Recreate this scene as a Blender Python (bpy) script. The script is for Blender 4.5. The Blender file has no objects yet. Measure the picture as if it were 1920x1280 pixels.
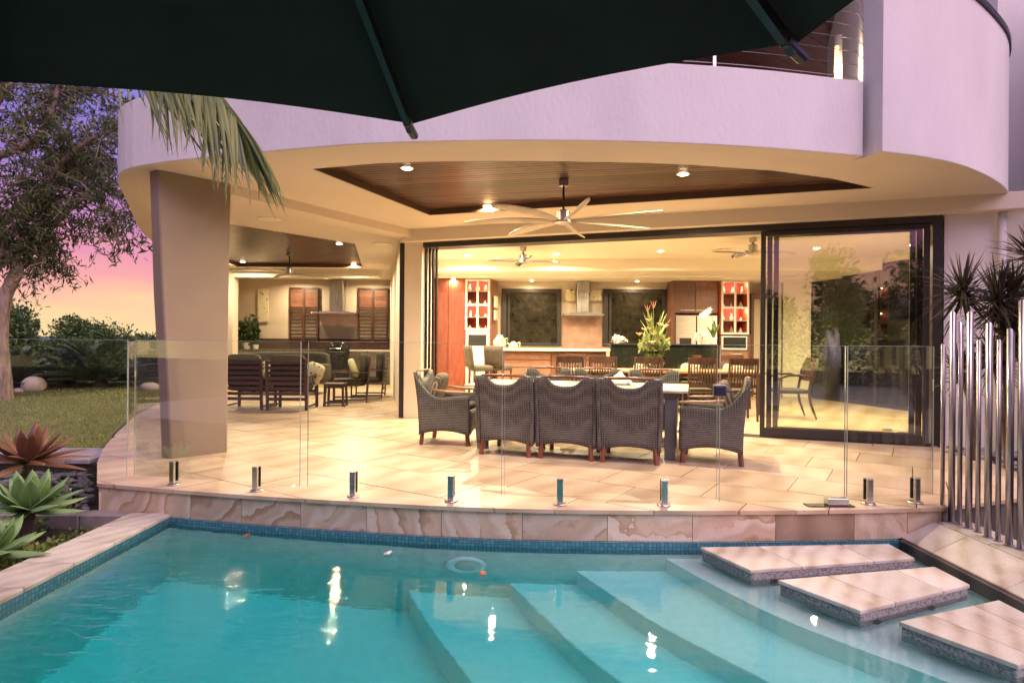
import bpy, bmesh, math, random
import numpy as np
from mathutils import Vector, Matrix, noise as mnoise
from mathutils.geometry import tessellate_polygon
random.seed(7); rng = np.random.default_rng(7)
PI = math.pi; R = math.radians
S = bpy.context.scene; COL = S.collection

# ---------------------------------------------------------------- camera, world, sun, exposure
FPX, HC, ROLL = 1150.0, 1.25, 0.0079
cd = bpy.data.cameras.new('camera'); cam = bpy.data.objects.new('camera', cd); COL.objects.link(cam)
cd.sensor_width = 36; cd.lens = FPX/1920*36; cd.clip_start = .05; cd.clip_end = 60000
cam.location = (0, 0, HC); cam.rotation_euler = (R(90), -ROLL, 0); S.camera = cam

def lin(c):
    return tuple((v/12.92 if v <= .04045 else ((v+.055)/1.055)**2.4) for v in [x/255 for x in c])
w = bpy.data.worlds.new('World'); S.world = w; w.use_nodes = True
nt = w.node_tree; N = nt.nodes; L = nt.links; N.clear()
wo = N.new('ShaderNodeOutputWorld'); bg = N.new('ShaderNodeBackground'); L.new(bg.outputs[0], wo.inputs[0])
tc = N.new('ShaderNodeTexCoord'); sep = N.new('ShaderNodeSeparateXYZ'); L.new(tc.outputs['Generated'], sep.inputs[0])
# streaky dusk cloud wobble added to elevation
mp = N.new('ShaderNodeMapping'); mp.inputs['Scale'].default_value = (2.2, 2.2, 14); L.new(tc.outputs['Generated'], mp.inputs[0])
nz = N.new('ShaderNodeTexNoise'); nz.inputs['Scale'].default_value = 2.0; nz.inputs['Detail'].default_value = 6; L.new(mp.outputs[0], nz.inputs['Vector'])
ma = N.new('ShaderNodeMath'); ma.operation = 'MULTIPLY_ADD'; L.new(nz.outputs[0], ma.inputs[0]); ma.inputs[1].default_value = .10; L.new(sep.outputs[2], ma.inputs[2])
ms = N.new('ShaderNodeMath'); ms.operation = 'SUBTRACT'; L.new(ma.outputs[0], ms.inputs[0]); ms.inputs[1].default_value = .05
rp = N.new('ShaderNodeValToRGB'); L.new(ms.outputs[0], rp.inputs[0])
stops = [(0, (234, 208, 150)), (.045, (234, 188, 152)), (.08, (232, 166, 156)), (.115, (222, 146, 164)), (.155, (198, 134, 180)), (.21, (154, 120, 192)), (.30, (130, 118, 196)), (.55, (146, 140, 190)), (1, (158, 156, 192))]
e = rp.color_ramp.elements
e[0].position, e[0].color = stops[0][0], (*lin(stops[0][1]), 1)
e[1].position, e[1].color = stops[-1][0], (*lin(stops[-1][1]), 1)
for p, c in stops[1:-1]:
    q = e.new(p); q.color = (*lin(c), 1)
L.new(rp.outputs[0], bg.inputs[0]); bg.inputs[1].default_value = 1.25

sd = bpy.data.lights.new('dusk_glow', 'SUN'); sun = bpy.data.objects.new('dusk_glow', sd); COL.objects.link(sun)
sd.energy = 3.5; sd.angle = R(60); sd.color = (1.0, .68, .80)
sun.rotation_euler = Vector((-.45, .52, -.73)).to_track_quat('-Z', 'Y').to_euler()
S.view_settings.view_transform = 'Standard'; S.view_settings.look = 'None'
S.view_settings.exposure = 0.0; S.view_settings.gamma = 1.0; S.view_settings.use_curve_mapping = False
S.cycles.use_denoising = True
S.cycles.max_bounces = 12; S.cycles.diffuse_bounces = 5; S.cycles.glossy_bounces = 5; S.cycles.transmission_bounces = 8; S.cycles.transparent_max_bounces = 40
S.cycles.sample_clamp_indirect = 6; S.cycles.caustics_reflective = False; S.cycles.caustics_refractive = True; S.cycles.blur_glossy = .5

# ---------------------------------------------------------------- pixel helpers (photo measurements -> world metres)
def ray(x, y):
    u = (x-960)/FPX; v = (640-y)/FPX
    return Vector((u*math.cos(ROLL)-v*math.sin(ROLL), 1, u*math.sin(ROLL)+v*math.cos(ROLL)))
def P(x, y, z=0.):
    d = ray(x, y); t = (z-HC)/d.z; return Vector((d.x*t, d.y*t, z))
def D(x, y, dep):
    d = ray(x, y); return Vector((0, 0, HC)) + d*dep

# ---------------------------------------------------------------- mesh helpers
class MB:
    def __init__(s): s.v = []; s.f = []; s.uv = None
    def add(s, vs, fs):
        b = len(s.v); s.v += [tuple(v) for v in vs]; s.f += [tuple(b+i for i in f) for f in fs]; return s
    def box(s, c, d, rz=0, rx=0, ry=0, taper=1.0):
        M = Matrix.Translation(c) @ Matrix.Rotation(rz, 4, 'Z') @ Matrix.Rotation(ry, 4, 'Y') @ Matrix.Rotation(rx, 4, 'X')
        vs = [M @ Vector((sx*d[0]/2*(taper if sz < 0 else 1), sy*d[1]/2*(taper if sz < 0 else 1), sz*d[2]/2)) for sz in (-1, 1) for sx, sy in ((-1, -1), (1, -1), (1, 1), (-1, 1))]
        return s.add(vs, [(0, 3, 2, 1), (4, 5, 6, 7), (0, 1, 5, 4), (1, 2, 6, 5), (2, 3, 7, 6), (3, 0, 4, 7)])
    def bx(s, x0, x1, y0, y1, z0, z1): return s.box(((x0+x1)/2, (y0+y1)/2, (z0+z1)/2), (abs(x1-x0), abs(y1-y0), abs(z1-z0)))
    def seg(s, p, q, th, z0, z1, off=0):
        p = Vector(p[:2]); q = Vector(q[:2]); d = q-p; n = Vector((-d.y, d.x)).normalized()
        c = (p+q)/2+n*off
        return s.box((c.x, c.y, (z0+z1)/2), (d.length, th, z1-z0), math.atan2(d.y, d.x))
    def bar(s, p, q, wd, th=None):
        p = Vector(p); q = Vector(q); d = q-p; th = th or wd
        M = d.to_track_quat('Z', 'Y').to_matrix(); c = (p+q)/2; h = d.length/2
        vs = [c+M @ Vector((sx*wd/2, sy*th/2, sz*h)) for sz in (-1, 1) for sx, sy in ((-1, -1), (1, -1), (1, 1), (-1, 1))]
        return s.add(vs, [(0, 3, 2, 1), (4, 5, 6, 7), (0, 1, 5, 4), (1, 2, 6, 5), (2, 3, 7, 6), (3, 0, 4, 7)])
    def prism(s, poly, z0, z1, holes=(), zt=None):
        loops = [[Vector((p[0], p[1], 0)) for p in poly]]+[[Vector((p[0], p[1], 0)) for p in h] for h in holes]
        tri = tessellate_polygon(loops); flat = [p for l in loops for p in l]; n = len(flat); b = len(s.v)
        s.v += [(p.x, p.y, z0) for p in flat]+[(p.x, p.y, z1 if zt is None else zt(p.x, p.y)) for p in flat]
        for t in tri:
            a, c, d = t
            nz_ = (flat[c]-flat[a]).cross(flat[d]-flat[a]).z
            if nz_ < 0: c, d = d, c
            s.f += [(b+a, b+d, b+c), (b+n+a, b+n+c, b+n+d)]
        o = 0
        for k, l in enumerate(loops):
            ar = sum(l[i].x*l[(i+1) % len(l)].y-l[(i+1) % len(l)].x*l[i].y for i in range(len(l)))
            flip = (ar < 0) != (k > 0)
            for i in range(len(l)):
                j = (i+1) % len(l); q = (b+o+i, b+o+j, b+n+o+j, b+n+o+i); s.f.append(q[::-1] if flip else q)
            o += len(l)
        return s
    def tube(s, pts, rad, n=8, cap=True):
        pts = [Vector(p) for p in pts]; m = len(pts)
        if not hasattr(rad, '__len__'): rad = [rad]*m
        b = len(s.v); up = Vector((0, 0, 1)); prev = None
        for i, p in enumerate(pts):
            t = (pts[min(i+1, m-1)]-pts[max(i-1, 0)]).normalized()
            if prev is None:
                a = up if abs(t.z) < .95 else Vector((1, 0, 0)); u = t.cross(a).normalized()
            else: u = (prev-t*prev.dot(t)).normalized()
            prev = u; vv = t.cross(u)
            for k in range(n):
                an = 2*PI*k/n; s.v.append(tuple(p+(u*math.cos(an)+vv*math.sin(an))*rad[i]))
        for i in range(m-1):
            for k in range(n):
                a = b+i*n+k; c = b+i*n+(k+1) % n; s.f.append((a, c, c+n, a+n))
        if cap: s.f += [tuple(b+k for k in range(n))[::-1], tuple(b+(m-1)*n+k for k in range(n))]
        return s
    def lathe(s, prof, c=(0, 0, 0), n=24):
        b = len(s.v)
        for r, z in prof:
            for k in range(n):
                a = 2*PI*k/n; s.v.append((c[0]+r*math.cos(a), c[1]+r*math.sin(a), c[2]+z))
        for i in range(len(prof)-1):
            for k in range(n):
                a = b+i*n+k; d = b+i*n+(k+1) % n; s.f.append((a, d, d+n, a+n))
        s.f += [tuple(b+k for k in range(n))[::-1], tuple(b+(len(prof)-1)*n+k for k in range(n))]
        return s
    def blob(s, c, d, e=.5, n=12, rot=None, jit=0.):
        """rounded cushion / boulder: super-ellipsoid"""
        b = len(s.v); rot = rot or Matrix.Identity(3); f = lambda x: math.copysign(abs(x)**e, x); m = n//2
        for i in range(m+1):
            ph = -PI/2+PI*i/m
            for k in range(n):
                a = 2*PI*k/n; r = 1+jit*mnoise.noise(Vector((math.cos(a)*1.7+c[0], math.sin(a)*1.7, ph*1.3+c[1])))
                v = rot @ Vector((d[0]/2*f(math.cos(ph))*f(math.cos(a))*r, d[1]/2*f(math.cos(ph))*f(math.sin(a))*r, d[2]/2*f(math.sin(ph))*r))
                s.v.append((c[0]+v.x, c[1]+v.y, c[2]+v.z))
        for i in range(m):
            for k in range(n):
                a = b+i*n+k; q = b+i*n+(k+1) % n; s.f.append((a, q, q+n, a+n))
        return s
    def grid(s, fn, nu, nv):
        b = len(s.v)
        for j in range(nv+1):
            for i in range(nu+1): s.v.append(tuple(fn(i/nu, j/nv)))
        for j in range(nv):
            for i in range(nu):
                a = b+j*(nu+1)+i; s.f.append((a, a+1, a+nu+2, a+nu+1))
        return s
    def strip(s, pts, wds, side, cup=0.):
        """long leaf: 3 verts across, along pts"""
        b = len(s.v); m = len(pts); side = Vector(side).normalized()
        for i, p in enumerate(pts):
            p = Vector(p); t = (Vector(pts[min(i+1, m-1)])-Vector(pts[max(i-1, 0)])).normalized()
            sd_ = (side-t*side.dot(t)); sd_ = sd_.normalized() if sd_.length > 1e-4 else Vector((1, 0, 0)); nn = sd_.cross(t)
            for k in (-1, 0, 1): s.v.append(tuple(p+sd_*wds[i]/2*k+nn*cup*wds[i]*abs(k)))
        for i in range(m-1):
            for k in (0, 1):
                a = b+i*3+k; s.f.append((a, a+1, a+4, a+3))
        return s
    def build(s, name, mat=None, parent=None, smooth=False, bevel=0, sub=0, label=None, kind=None, solid=0, bseg=1):
        me = bpy.data.meshes.new(name); me.from_pydata(s.v, [], s.f)
        if mat: me.materials.append(mat)
        if smooth: me.polygons.foreach_set('use_smooth', [True]*len(me.polygons))
        me.update()
        o = bpy.data.objects.new(name, me); COL.objects.link(o)
        if parent: o.parent = parent
        if solid:
            md = o.modifiers.new('s', 'SOLIDIFY'); md.thickness = solid; md.offset = 0
        if bevel:
            md = o.modifiers.new('b', 'BEVEL'); md.width = bevel; md.segments = bseg; md.limit_method = 'ANGLE'; md.angle_limit = R(40)
        if sub:
            md = o.modifiers.new('u', 'SUBSURF'); md.levels = md.render_levels = sub
        if label: o['label'] = label
        if kind: o['kind'] = kind
        return o
def fast_quads(name, V, mat, parent=None, kind=None, k=4):
    """V: (n,k,3) array of separate polygons"""
    n = V.shape[0]; me = bpy.data.meshes.new(name); me.vertices.add(n*k); me.loops.add(n*k); me.polygons.add(n)
    me.vertices.foreach_set('co', V.reshape(-1).astype(np.float32))
    me.loops.foreach_set('vertex_index', np.arange(n*k, dtype=np.int32))
    me.polygons.foreach_set('loop_start', np.arange(0, n*k, k, dtype=np.int32)); me.update(calc_edges=True)
    me.materials.append(mat); o = bpy.data.objects.new(name, me); COL.objects.link(o)
    if parent: o.parent = parent
    if kind: o['kind'] = kind
    return o
def tag(o, label=None, cat=None, group=None, kind=None):
    if label: o['label'] = label
    if cat: o['category'] = cat
    if group: o['group'] = group
    if kind: o['kind'] = kind
    return o
def thing(name, label, cat, loc=(0, 0, 0), rz=0, group=None):
    o = bpy.data.objects.new(name, None); COL.objects.link(o); o.empty_display_size = .1
    o.location = loc; o.rotation_euler = (0, 0, rz); return tag(o, label, cat, group)
def copy_tree(o, parent=None, loc=None, rz=None, label=None):
    c = o.copy(); COL.objects.link(c)
    if parent: c.parent = parent
    if loc is not None: c.location = loc
    if rz is not None: c.rotation_euler = (0, 0, rz)
    if label: c['label'] = label
    for ch in list(o.children): copy_tree(ch, c)
    return c
def clip(subject, cl):
    """clip polygon `subject` by convex CCW polygon `cl`"""
    out = [Vector((p[0], p[1])) for p in subject]
    for i in range(len(cl)):
        a = Vector(cl[i]); b = Vector(cl[(i+1) % len(cl)]); d = b-a; inp = out; out = []
        if not inp: return []
        sd = lambda p: d.x*(p.y-a.y)-d.y*(p.x-a.x)
        for j in range(len(inp)):
            p = inp[j]; q = inp[(j+1) % len(inp)]; sp = sd(p); sq = sd(q)
            if sp >= 0: out.append(p)
            if (sp >= 0) != (sq >= 0): out.append(p+(q-p)*(sp/(sp-sq)))
    return out
def area(p): return sum(p[i][0]*p[(i+1) % len(p)][1]-p[(i+1) % len(p)][0]*p[i][1] for i in range(len(p)))/2
def smoothpts(pts, k=4):
    """Catmull-Rom through pts"""
    pts = [Vector(p) for p in pts]; out = []
    for i in range(len(pts)-1):
        p0 = pts[max(i-1, 0)]; p1 = pts[i]; p2 = pts[i+1]; p3 = pts[min(i+2, len(pts)-1)]
        for j in range(k):
            t = j/k; out.append(.5*((2*p1)+(p2-p0)*t+(2*p0-5*p1+4*p2-p3)*t*t+(3*p1-p0-3*p2+p3)*t**3))
    out.append(pts[-1]); return out

# ---------------------------------------------------------------- materials
def new_mat(name):
    m = bpy.data.materials.new(name); m.use_nodes = True; t = m.node_tree
    return m, t, t.nodes['Principled BSDF'], t.nodes['Material Output']
def nd(t, kind, **kw):
    n = t.nodes.new(kind)
    for k, v in kw.items():
        if k in n.inputs: n.inputs[k].default_value = v
        else: setattr(n, k, v)
    return n
def coords(t, scale=(1, 1, 1), rot=(0, 0, 0), rnd=True, src='Object'):
    tcn = nd(t, 'ShaderNodeTexCoord'); m = nd(t, 'ShaderNodeMapping'); m.inputs['Scale'].default_value = scale; m.inputs['Rotation'].default_value = rot
    t.links.new(tcn.outputs[src], m.inputs[0])
    if rnd:
        oi = nd(t, 'ShaderNodeObjectInfo'); mu = nd(t, 'ShaderNodeMath', operation='MULTIPLY'); mu.inputs[1].default_value = 37
        t.links.new(oi.outputs['Random'], mu.inputs[0]); t.links.new(mu.outputs[0], m.inputs['Location'])
    return m.outputs[0]
def ramp(t, fac, stops, interp='LINEAR'):
    r = nd(t, 'ShaderNodeValToRGB'); el = r.color_ramp.elements; r.color_ramp.interpolation = interp
    el[0].position = stops[0][0]; el[0].color = (*stops[0][1], 1); el[1].position = stops[-1][0]; el[1].color = (*stops[-1][1], 1)
    for p, c in stops[1:-1]: el.new(p).color = (*c, 1)
    t.links.new(fac, r.inputs[0]); return r.outputs[0]
def bumpn(t, b, h, strength=.3, dist=.01, normal=None):
    n = nd(t, 'ShaderNodeBump'); n.inputs['Strength'].default_value = strength; n.inputs['Distance'].default_value = dist
    t.links.new(h, n.inputs['Height'])
    if normal: t.links.new(normal, n.inputs['Normal'])
    t.links.new(n.outputs[0], b.inputs['Normal']); return n.outputs[0]
def rndval(t, col, amt=.25):
    """per-object value change"""
    oi = nd(t, 'ShaderNodeObjectInfo'); mr = nd(t, 'ShaderNodeMapRange'); mr.inputs['To Min'].default_value = 1-amt; mr.inputs['To Max'].default_value = 1+amt
    t.links.new(oi.outputs['Random'], mr.inputs['Value']); h = nd(t, 'ShaderNodeHueSaturation'); t.links.new(mr.outputs[0], h.inputs['Value']); t.links.new(col, h.inputs['Color'])
    return h.outputs[0]
def M(name, c, rough=.5, metal=0, c2=None, scale=6, detail=5, bump=0, bscale=60, bd=.005, aniso=(1, 1, 1), rnd=0, spec=.5, lo=.35, hi=.65):
    m, t, b, o = new_mat(name); b.inputs['Roughness'].default_value = rough; b.inputs['Metallic'].default_value = metal; b.inputs['Specular IOR Level'].default_value = spec
    c2 = c2 or tuple(x*.8 for x in c); v = coords(t, aniso)
    n = nd(t, 'ShaderNodeTexNoise', Scale=scale, Detail=detail); t.links.new(v, n.inputs['Vector'])
    col = ramp(t, n.outputs[0], [(lo, c2), (hi, c)])
    if rnd: col = rndval(t, col, rnd)
    t.links.new(col, b.inputs['Base Color'])
    if bump:
        n2 = nd(t, 'ShaderNodeTexNoise', Scale=bscale, Detail=4); t.links.new(v, n2.inputs['Vector']); bumpn(t, b, n2.outputs[0], bump, bd)
    return m
def stone_mat(name, stops, scale=2.2, rough=.45, veins=.5, stretch=(1, 1, 1), dist=3.0, rot=(0, 0, .6), rnd=.12, bump=.15, spin=False):
    m, t, b, o = new_mat(name); v = coords(t, stretch, rot)
    if spin:
        oi = nd(t, 'ShaderNodeObjectInfo'); cx_ = nd(t, 'ShaderNodeCombineXYZ'); mr_ = nd(t, 'ShaderNodeMapRange'); mr_.inputs['To Min'].default_value = -1.7; mr_.inputs['To Max'].default_value = 1.7
        t.links.new(oi.outputs['Random'], mr_.inputs['Value']); t.links.new(mr_.outputs[0], cx_.inputs[1]); t.links.new(cx_.outputs[0], v.node.inputs['Rotation'])
    n = nd(t, 'ShaderNodeTexNoise', Scale=scale, Detail=6, Distortion=.8); t.links.new(v, n.inputs['Vector'])
    wv = nd(t, 'ShaderNodeTexWave', Scale=scale*.9, Distortion=dist, Detail=4); wv.inputs['Detail Scale'].default_value = 1.2; wv.wave_profile = 'SAW' if spin else 'SIN'; t.links.new(v, wv.inputs['Vector'])
    mx = nd(t, 'ShaderNodeMix', data_type='FLOAT'); mx.inputs[0].default_value = veins; t.links.new(n.outputs[0], mx.inputs[2]); t.links.new(wv.outputs['Fac'], mx.inputs[3])
    col = ramp(t, mx.outputs[0], stops)
    fine = nd(t, 'ShaderNodeTexNoise', Scale=90, Detail=3); t.links.new(v, fine.inputs['Vector'])
    mm = nd(t, 'ShaderNodeMix', data_type='RGBA', blend_type='MULTIPLY'); mm.inputs[0].default_value = .35
    t.links.new(col, mm.inputs[6]); g = ramp(t, fine.outputs[0], [(.3, (.7, .7, .7)), (.7, (1.05, 1.05, 1.05))]); t.links.new(g, mm.inputs[7])
    big = nd(t, 'ShaderNodeTexNoise', Scale=1.1, Detail=5, Roughness=.7); t.links.new(coords(t, (1, 1, 1)), big.inputs['Vector'])
    m3 = nd(t, 'ShaderNodeMix', data_type='RGBA', blend_type='MULTIPLY'); m3.inputs[0].default_value = .6
    g2 = ramp(t, big.outputs[0], [(.3, (.72, .68, .66)), (.55, (1, 1, 1))]); t.links.new(mm.outputs[2], m3.inputs[6]); t.links.new(g2, m3.inputs[7])
    t.links.new(rndval(t, m3.outputs[2], rnd), b.inputs['Base Color'])
    rr = nd(t, 'ShaderNodeMapRange'); rr.inputs['To Min'].default_value = rough-.12; rr.inputs['To Max'].default_value = rough+.15; t.links.new(n.outputs[0], rr.inputs['Value']); t.links.new(rr.outputs[0], b.inputs['Roughness'])
    bumpn(t, b, fine.outputs[0], bump, .004); return m
def wood_mat(name, c, c2, scale=1, rough=.35, axis=0, rnd=.2):
    m, t, b, o = new_mat(name); st = [14, 14, 14]; st[axis] = 1.2; v = coords(t, tuple(x*scale for x in st))
    n = nd(t, 'ShaderNodeTexNoise', Scale=2.5, Detail=7, Distortion=1.2); t.links.new(v, n.inputs['Vector'])
    t.links.new(rndval(t, ramp(t, n.outputs[0], [(.3, c2), (.68, c)]), rnd), b.inputs['Base Color']); b.inputs['Roughness'].default_value = rough
    bumpn(t, b, n.outputs[0], .15, .003); return m
def leaf_mat(name, c, c2, rough=.45, trans=.25, scale=3):
    m, t, b, o = new_mat(name); v = coords(t, rnd=True)
    n = nd(t, 'ShaderNodeTexNoise', Scale=scale, Detail=5); t.links.new(v, n.inputs['Vector']); n2 = nd(t, 'ShaderNodeTexWhiteNoise'); 
    gi = nd(t, 'ShaderNodeNewGeometry'); n2.noise_dimensions = '1D'; t.links.new(gi.outputs['Random Per Island'], n2.inputs['W'])
    mx = nd(t, 'ShaderNodeMix', data_type='FLOAT'); mx.inputs[0].default_value = .5; t.links.new(n.outputs[0], mx.inputs[2]); t.links.new(n2.outputs[0], mx.inputs[3])
    col = ramp(t, mx.outputs[0], [(.2, c2), (.75, c)]); t.links.new(col, b.inputs['Base Color']); b.inputs['Roughness'].default_value = rough
    if trans:
        tr = nd(t, 'ShaderNodeBsdfTranslucent'); t.links.new(col, tr.inputs[0]); ms_ = nd(t, 'ShaderNodeMixShader'); ms_.inputs[0].default_value = trans
        t.links.new(b.outputs[0], ms_.inputs[1]); t.links.new(tr.outputs[0], ms_.inputs[2]); t.links.new(ms_.outputs[0], o.inputs[0])
    return m
def glass_mat(name, tint=(.96, .99, .97), refl=1.0, ior=1.5, rough=0.0):
    """thin pane: straight-through transparency with fresnel reflection"""
    m, t, b, o = new_mat(name); t.nodes.remove(b)
    tr = nd(t, 'ShaderNodeBsdfTransparent'); tr.inputs[0].default_value = (*tint, 1); gl = nd(t, 'ShaderNodeBsdfGlossy', Roughness=rough)
    fr = nd(t, 'ShaderNodeFresnel', IOR=ior); mu = nd(t, 'ShaderNodeMath', operation='MULTIPLY'); mu.inputs[1].default_value = refl; t.links.new(fr.outputs[0], mu.inputs[0])
    mx = nd(t, 'ShaderNodeMixShader'); t.links.new(mu.outputs[0], mx.inputs[0]); t.links.new(tr.outputs[0], mx.inputs[1]); t.links.new(gl.outputs[0], mx.inputs[2]); t.links.new(mx.outputs[0], o.inputs[0])
    return m
def emit_mat(name, c, s):
    m, t, b, o = new_mat(name); b.inputs['Base Color'].default_value = (*c, 1); b.inputs['Emission Color'].default_value = (*c, 1); b.inputs['Emission Strength'].default_value = s; return m

sand = [(.18, (.36, .22, .12)), (.30, (.50, .34, .20)), (.36, (.66, .50, .34)), (.5, (.60, .45, .30)), (.62, (.74, .62, .47)), (.85, (.66, .52, .37))]
m_tile = stone_mat('sandstone_tile', [(.2, (.44, .31, .19)), (.45, (.58, .44, .29)), (.65, (.63, .50, .35)), (.9, (.68, .57, .43))], scale=.9, rough=.34, veins=.3, dist=4, rnd=.06, bump=.05)
m_face = stone_mat('sandstone_face', sand, scale=1.5, rough=.6, veins=.42, stretch=(1.2, .2, 1.1), dist=11, rot=(0, 0, 0), rnd=.13, bump=.35, spin=True)
m_cope = stone_mat('sandstone_coping', [(.25, (.40, .32, .22)), (.42, (.58, .51, .40)), (.6, (.66, .61, .50)), (.85, (.70, .66, .56))], scale=2.6, rough=.5, veins=.22, rnd=.09, bump=.3)
m_darkstone = stone_mat('dark_stone', [(.2, (.05, .045, .04)), (.8, (.13, .11, .09))], rough=.5, bump=.3)  # dark brown stone, also laid in place of mosaic on the right
m_wall = M('render_white', (.73, .71, .69), .75, c2=(.65, .63, .62), scale=1.8, detail=9, aniso=(1, 1, .5), bump=.5, bscale=26, bd=.008, lo=.28, hi=.62)
m_wallb = M('render_beige', (.56, .47, .36), .75, c2=(.50, .42, .32), scale=1.5, bump=.2, bscale=140, bd=.003)
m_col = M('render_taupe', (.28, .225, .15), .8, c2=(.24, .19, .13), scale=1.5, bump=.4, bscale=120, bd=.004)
m_ceil = M('plaster_ceiling', (.70, .62, .50), .8, c2=(.66, .58, .46), scale=.8)
m_ceil_in = M('plaster_interior', (.80, .75, .62), .8, c2=(.77, .72, .60), scale=.8)
m_board = wood_mat('ceiling_timber', (.13, .058, .032), (.045, .020, .013), axis=0, rough=.3, rnd=.4)
m_board2 = wood_mat('ceiling_timber_diagonal', (.12, .052, .030), (.04, .018, .012), axis=0, rough=.3, rnd=.4)
m_alu = M('dark_aluminium', (.035, .028, .024), .4, .3)
m_steel = M('brushed_steel', (.62, .60, .58), .22, 1, c2=(.5, .48, .46), scale=3, aniso=(1, 1, 12))
m_chrome = M('polished_steel', (.54, .52, .50), .28, 1, c2=(.36, .34, .33), scale=5, aniso=(6, 6, 1))
m_red = wood_mat('red_cabinet_timber', (.25, .058, .032), (.13, .028, .016), axis=2, rough=.3)
m_brown = wood_mat('brown_cabinet_timber', (.19, .085, .052), (.11, .048, .028), axis=2, rough=.35)
m_pinkwood = wood_mat('pale_red_timber', (.30, .15, .10), (.19, .085, .055), axis=0, rough=.35)
m_teak = wood_mat('weathered_teak', (.42, .27, .15), (.28, .17, .09), axis=0, rough=.5)
m_leg = wood_mat('reddish_leg_timber', (.26, .075, .035), (.13, .04, .02), axis=2, rough=.4)
m_dark = wood_mat('dark_chair_timber', (.085, .035, .02), (.035, .016, .01), axis=2, rough=.4)
m_slate = M('slate_grey', (.16, .16, .17), .6, bump=.3)
m_lounge = wood_mat('brown_lounge_timber', (.09, .05, .036), (.045, .026, .02), axis=0, rough=.45)
m_white = M('white_frame', (.78, .74, .66), .4)
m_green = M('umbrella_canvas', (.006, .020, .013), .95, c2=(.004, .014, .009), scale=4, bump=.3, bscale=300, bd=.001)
m_black = M('black_metal', (.012, .012, .012), .4)
m_granite = M('black_granite', (.015, .018, .013), .12, c2=(.009, .010, .008), scale=60, detail=1, spec=.25)
m_pebble = M('dark_pebble', (.24, .235, .235), .6, c2=(.11, .11, .115), scale=9, rnd=.3)
m_soil = M('soil', (.05, .035, .025), .95, c2=(.02, .015, .012), scale=14, bump=.8, bscale=40, bd=.02)
m_conc = M('pebblecrete', (.36, .34, .31), .75, c2=(.17, .17, .17), scale=70, detail=3, bump=.8, bscale=90, bd=.006, lo=.4, hi=.55)
m_lawn = M('lawn_soil', (.19, .20, .06), .9, c2=(.12, .14, .04), scale=9, bump=.6, bscale=60, bd=.02)
m_leather = M('barstool_fabric', (.07, .055, .04), .8)
m_olive = M('olive_cushion', (.055, .048, .033), .9, bump=.3, bscale=200)
m_mosaic = None
def mosaic():
    m, t, b, o = new_mat('pool_mosaic'); tcn = nd(t, 'ShaderNodeTexCoord'); br = nd(t, 'ShaderNodeTexBrick', offset=0.0, squash=1.0)
    br.inputs['Scale'].default_value = 1; br.inputs['Brick Width'].default_value = .03; br.inputs['Row Height'].default_value = .03; br.inputs['Mortar Size'].default_value = .003
    br.inputs['Color1'].default_value = (.03, .20, .26, 1); br.inputs['Color2'].default_value = (.08, .32, .36, 1); br.inputs['Mortar'].default_value = (.09, .09, .085, 1); br.inputs['Bias'].default_value = -.1
    t.links.new(tcn.outputs['UV'], br.inputs['Vector']); t.links.new(br.outputs['Color'], b.inputs['Base Color']); b.inputs['Roughness'].default_value = .2
    iv = nd(t, 'ShaderNodeMath', operation='SUBTRACT'); iv.inputs[0].default_value = 1; t.links.new(br.outputs['Fac'], iv.inputs[1]); bumpn(t, b, iv.outputs[0], .6, .003); return m
m_mosaic = mosaic()
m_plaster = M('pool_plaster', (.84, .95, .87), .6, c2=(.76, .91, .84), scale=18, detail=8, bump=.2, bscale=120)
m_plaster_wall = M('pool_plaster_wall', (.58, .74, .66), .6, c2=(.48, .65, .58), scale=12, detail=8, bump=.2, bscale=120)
def water():
    m, t, b, o = new_mat('pool_water_surface'); t.nodes.remove(b)
    g = nd(t, 'ShaderNodeBsdfGlass', Roughness=0.0, IOR=1.333); t.links.new(g.outputs[0], o.inputs[0])
    tcn = nd(t, 'ShaderNodeTexCoord'); mp_ = nd(t, 'ShaderNodeMapping'); mp_.inputs['Scale'].default_value = (2.6, 6.0, 1); t.links.new(tcn.outputs['Object'], mp_.inputs[0])
    n = nd(t, 'ShaderNodeTexNoise', Scale=1.6, Detail=3, Distortion=.6); t.links.new(mp_.outputs[0], n.inputs['Vector'])
    sp = nd(t, 'ShaderNodeSeparateXYZ'); t.links.new(tcn.outputs['Object'], sp.inputs[0])
    mr = nd(t, 'ShaderNodeMapRange'); mr.inputs['From Min'].default_value = -2.8; mr.inputs['From Max'].default_value = -.4; mr.inputs['To Min'].default_value = 2.4; mr.inputs['To Max'].default_value = .26; t.links.new(sp.outputs[0], mr.inputs['Value'])
    mu = nd(t, 'ShaderNodeMath', operation='MULTIPLY'); t.links.new(n.outputs[0], mu.inputs[0]); t.links.new(mr.outputs[0], mu.inputs[1])
    bp = nd(t, 'ShaderNodeBump'); bp.inputs['Strength'].default_value = 1; bp.inputs['Distance'].default_value = .006; t.links.new(mu.outputs[0], bp.inputs['Height']); t.links.new(bp.outputs[0], g.inputs['Normal'])
    va = nd(t, 'ShaderNodeVolumeAbsorption'); va.inputs['Color'].default_value = (.0, .92, .92, 1); va.inputs['Density'].default_value = .95; t.links.new(va.outputs[0], o.inputs['Volume'])
    return m
m_water = water()
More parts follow.
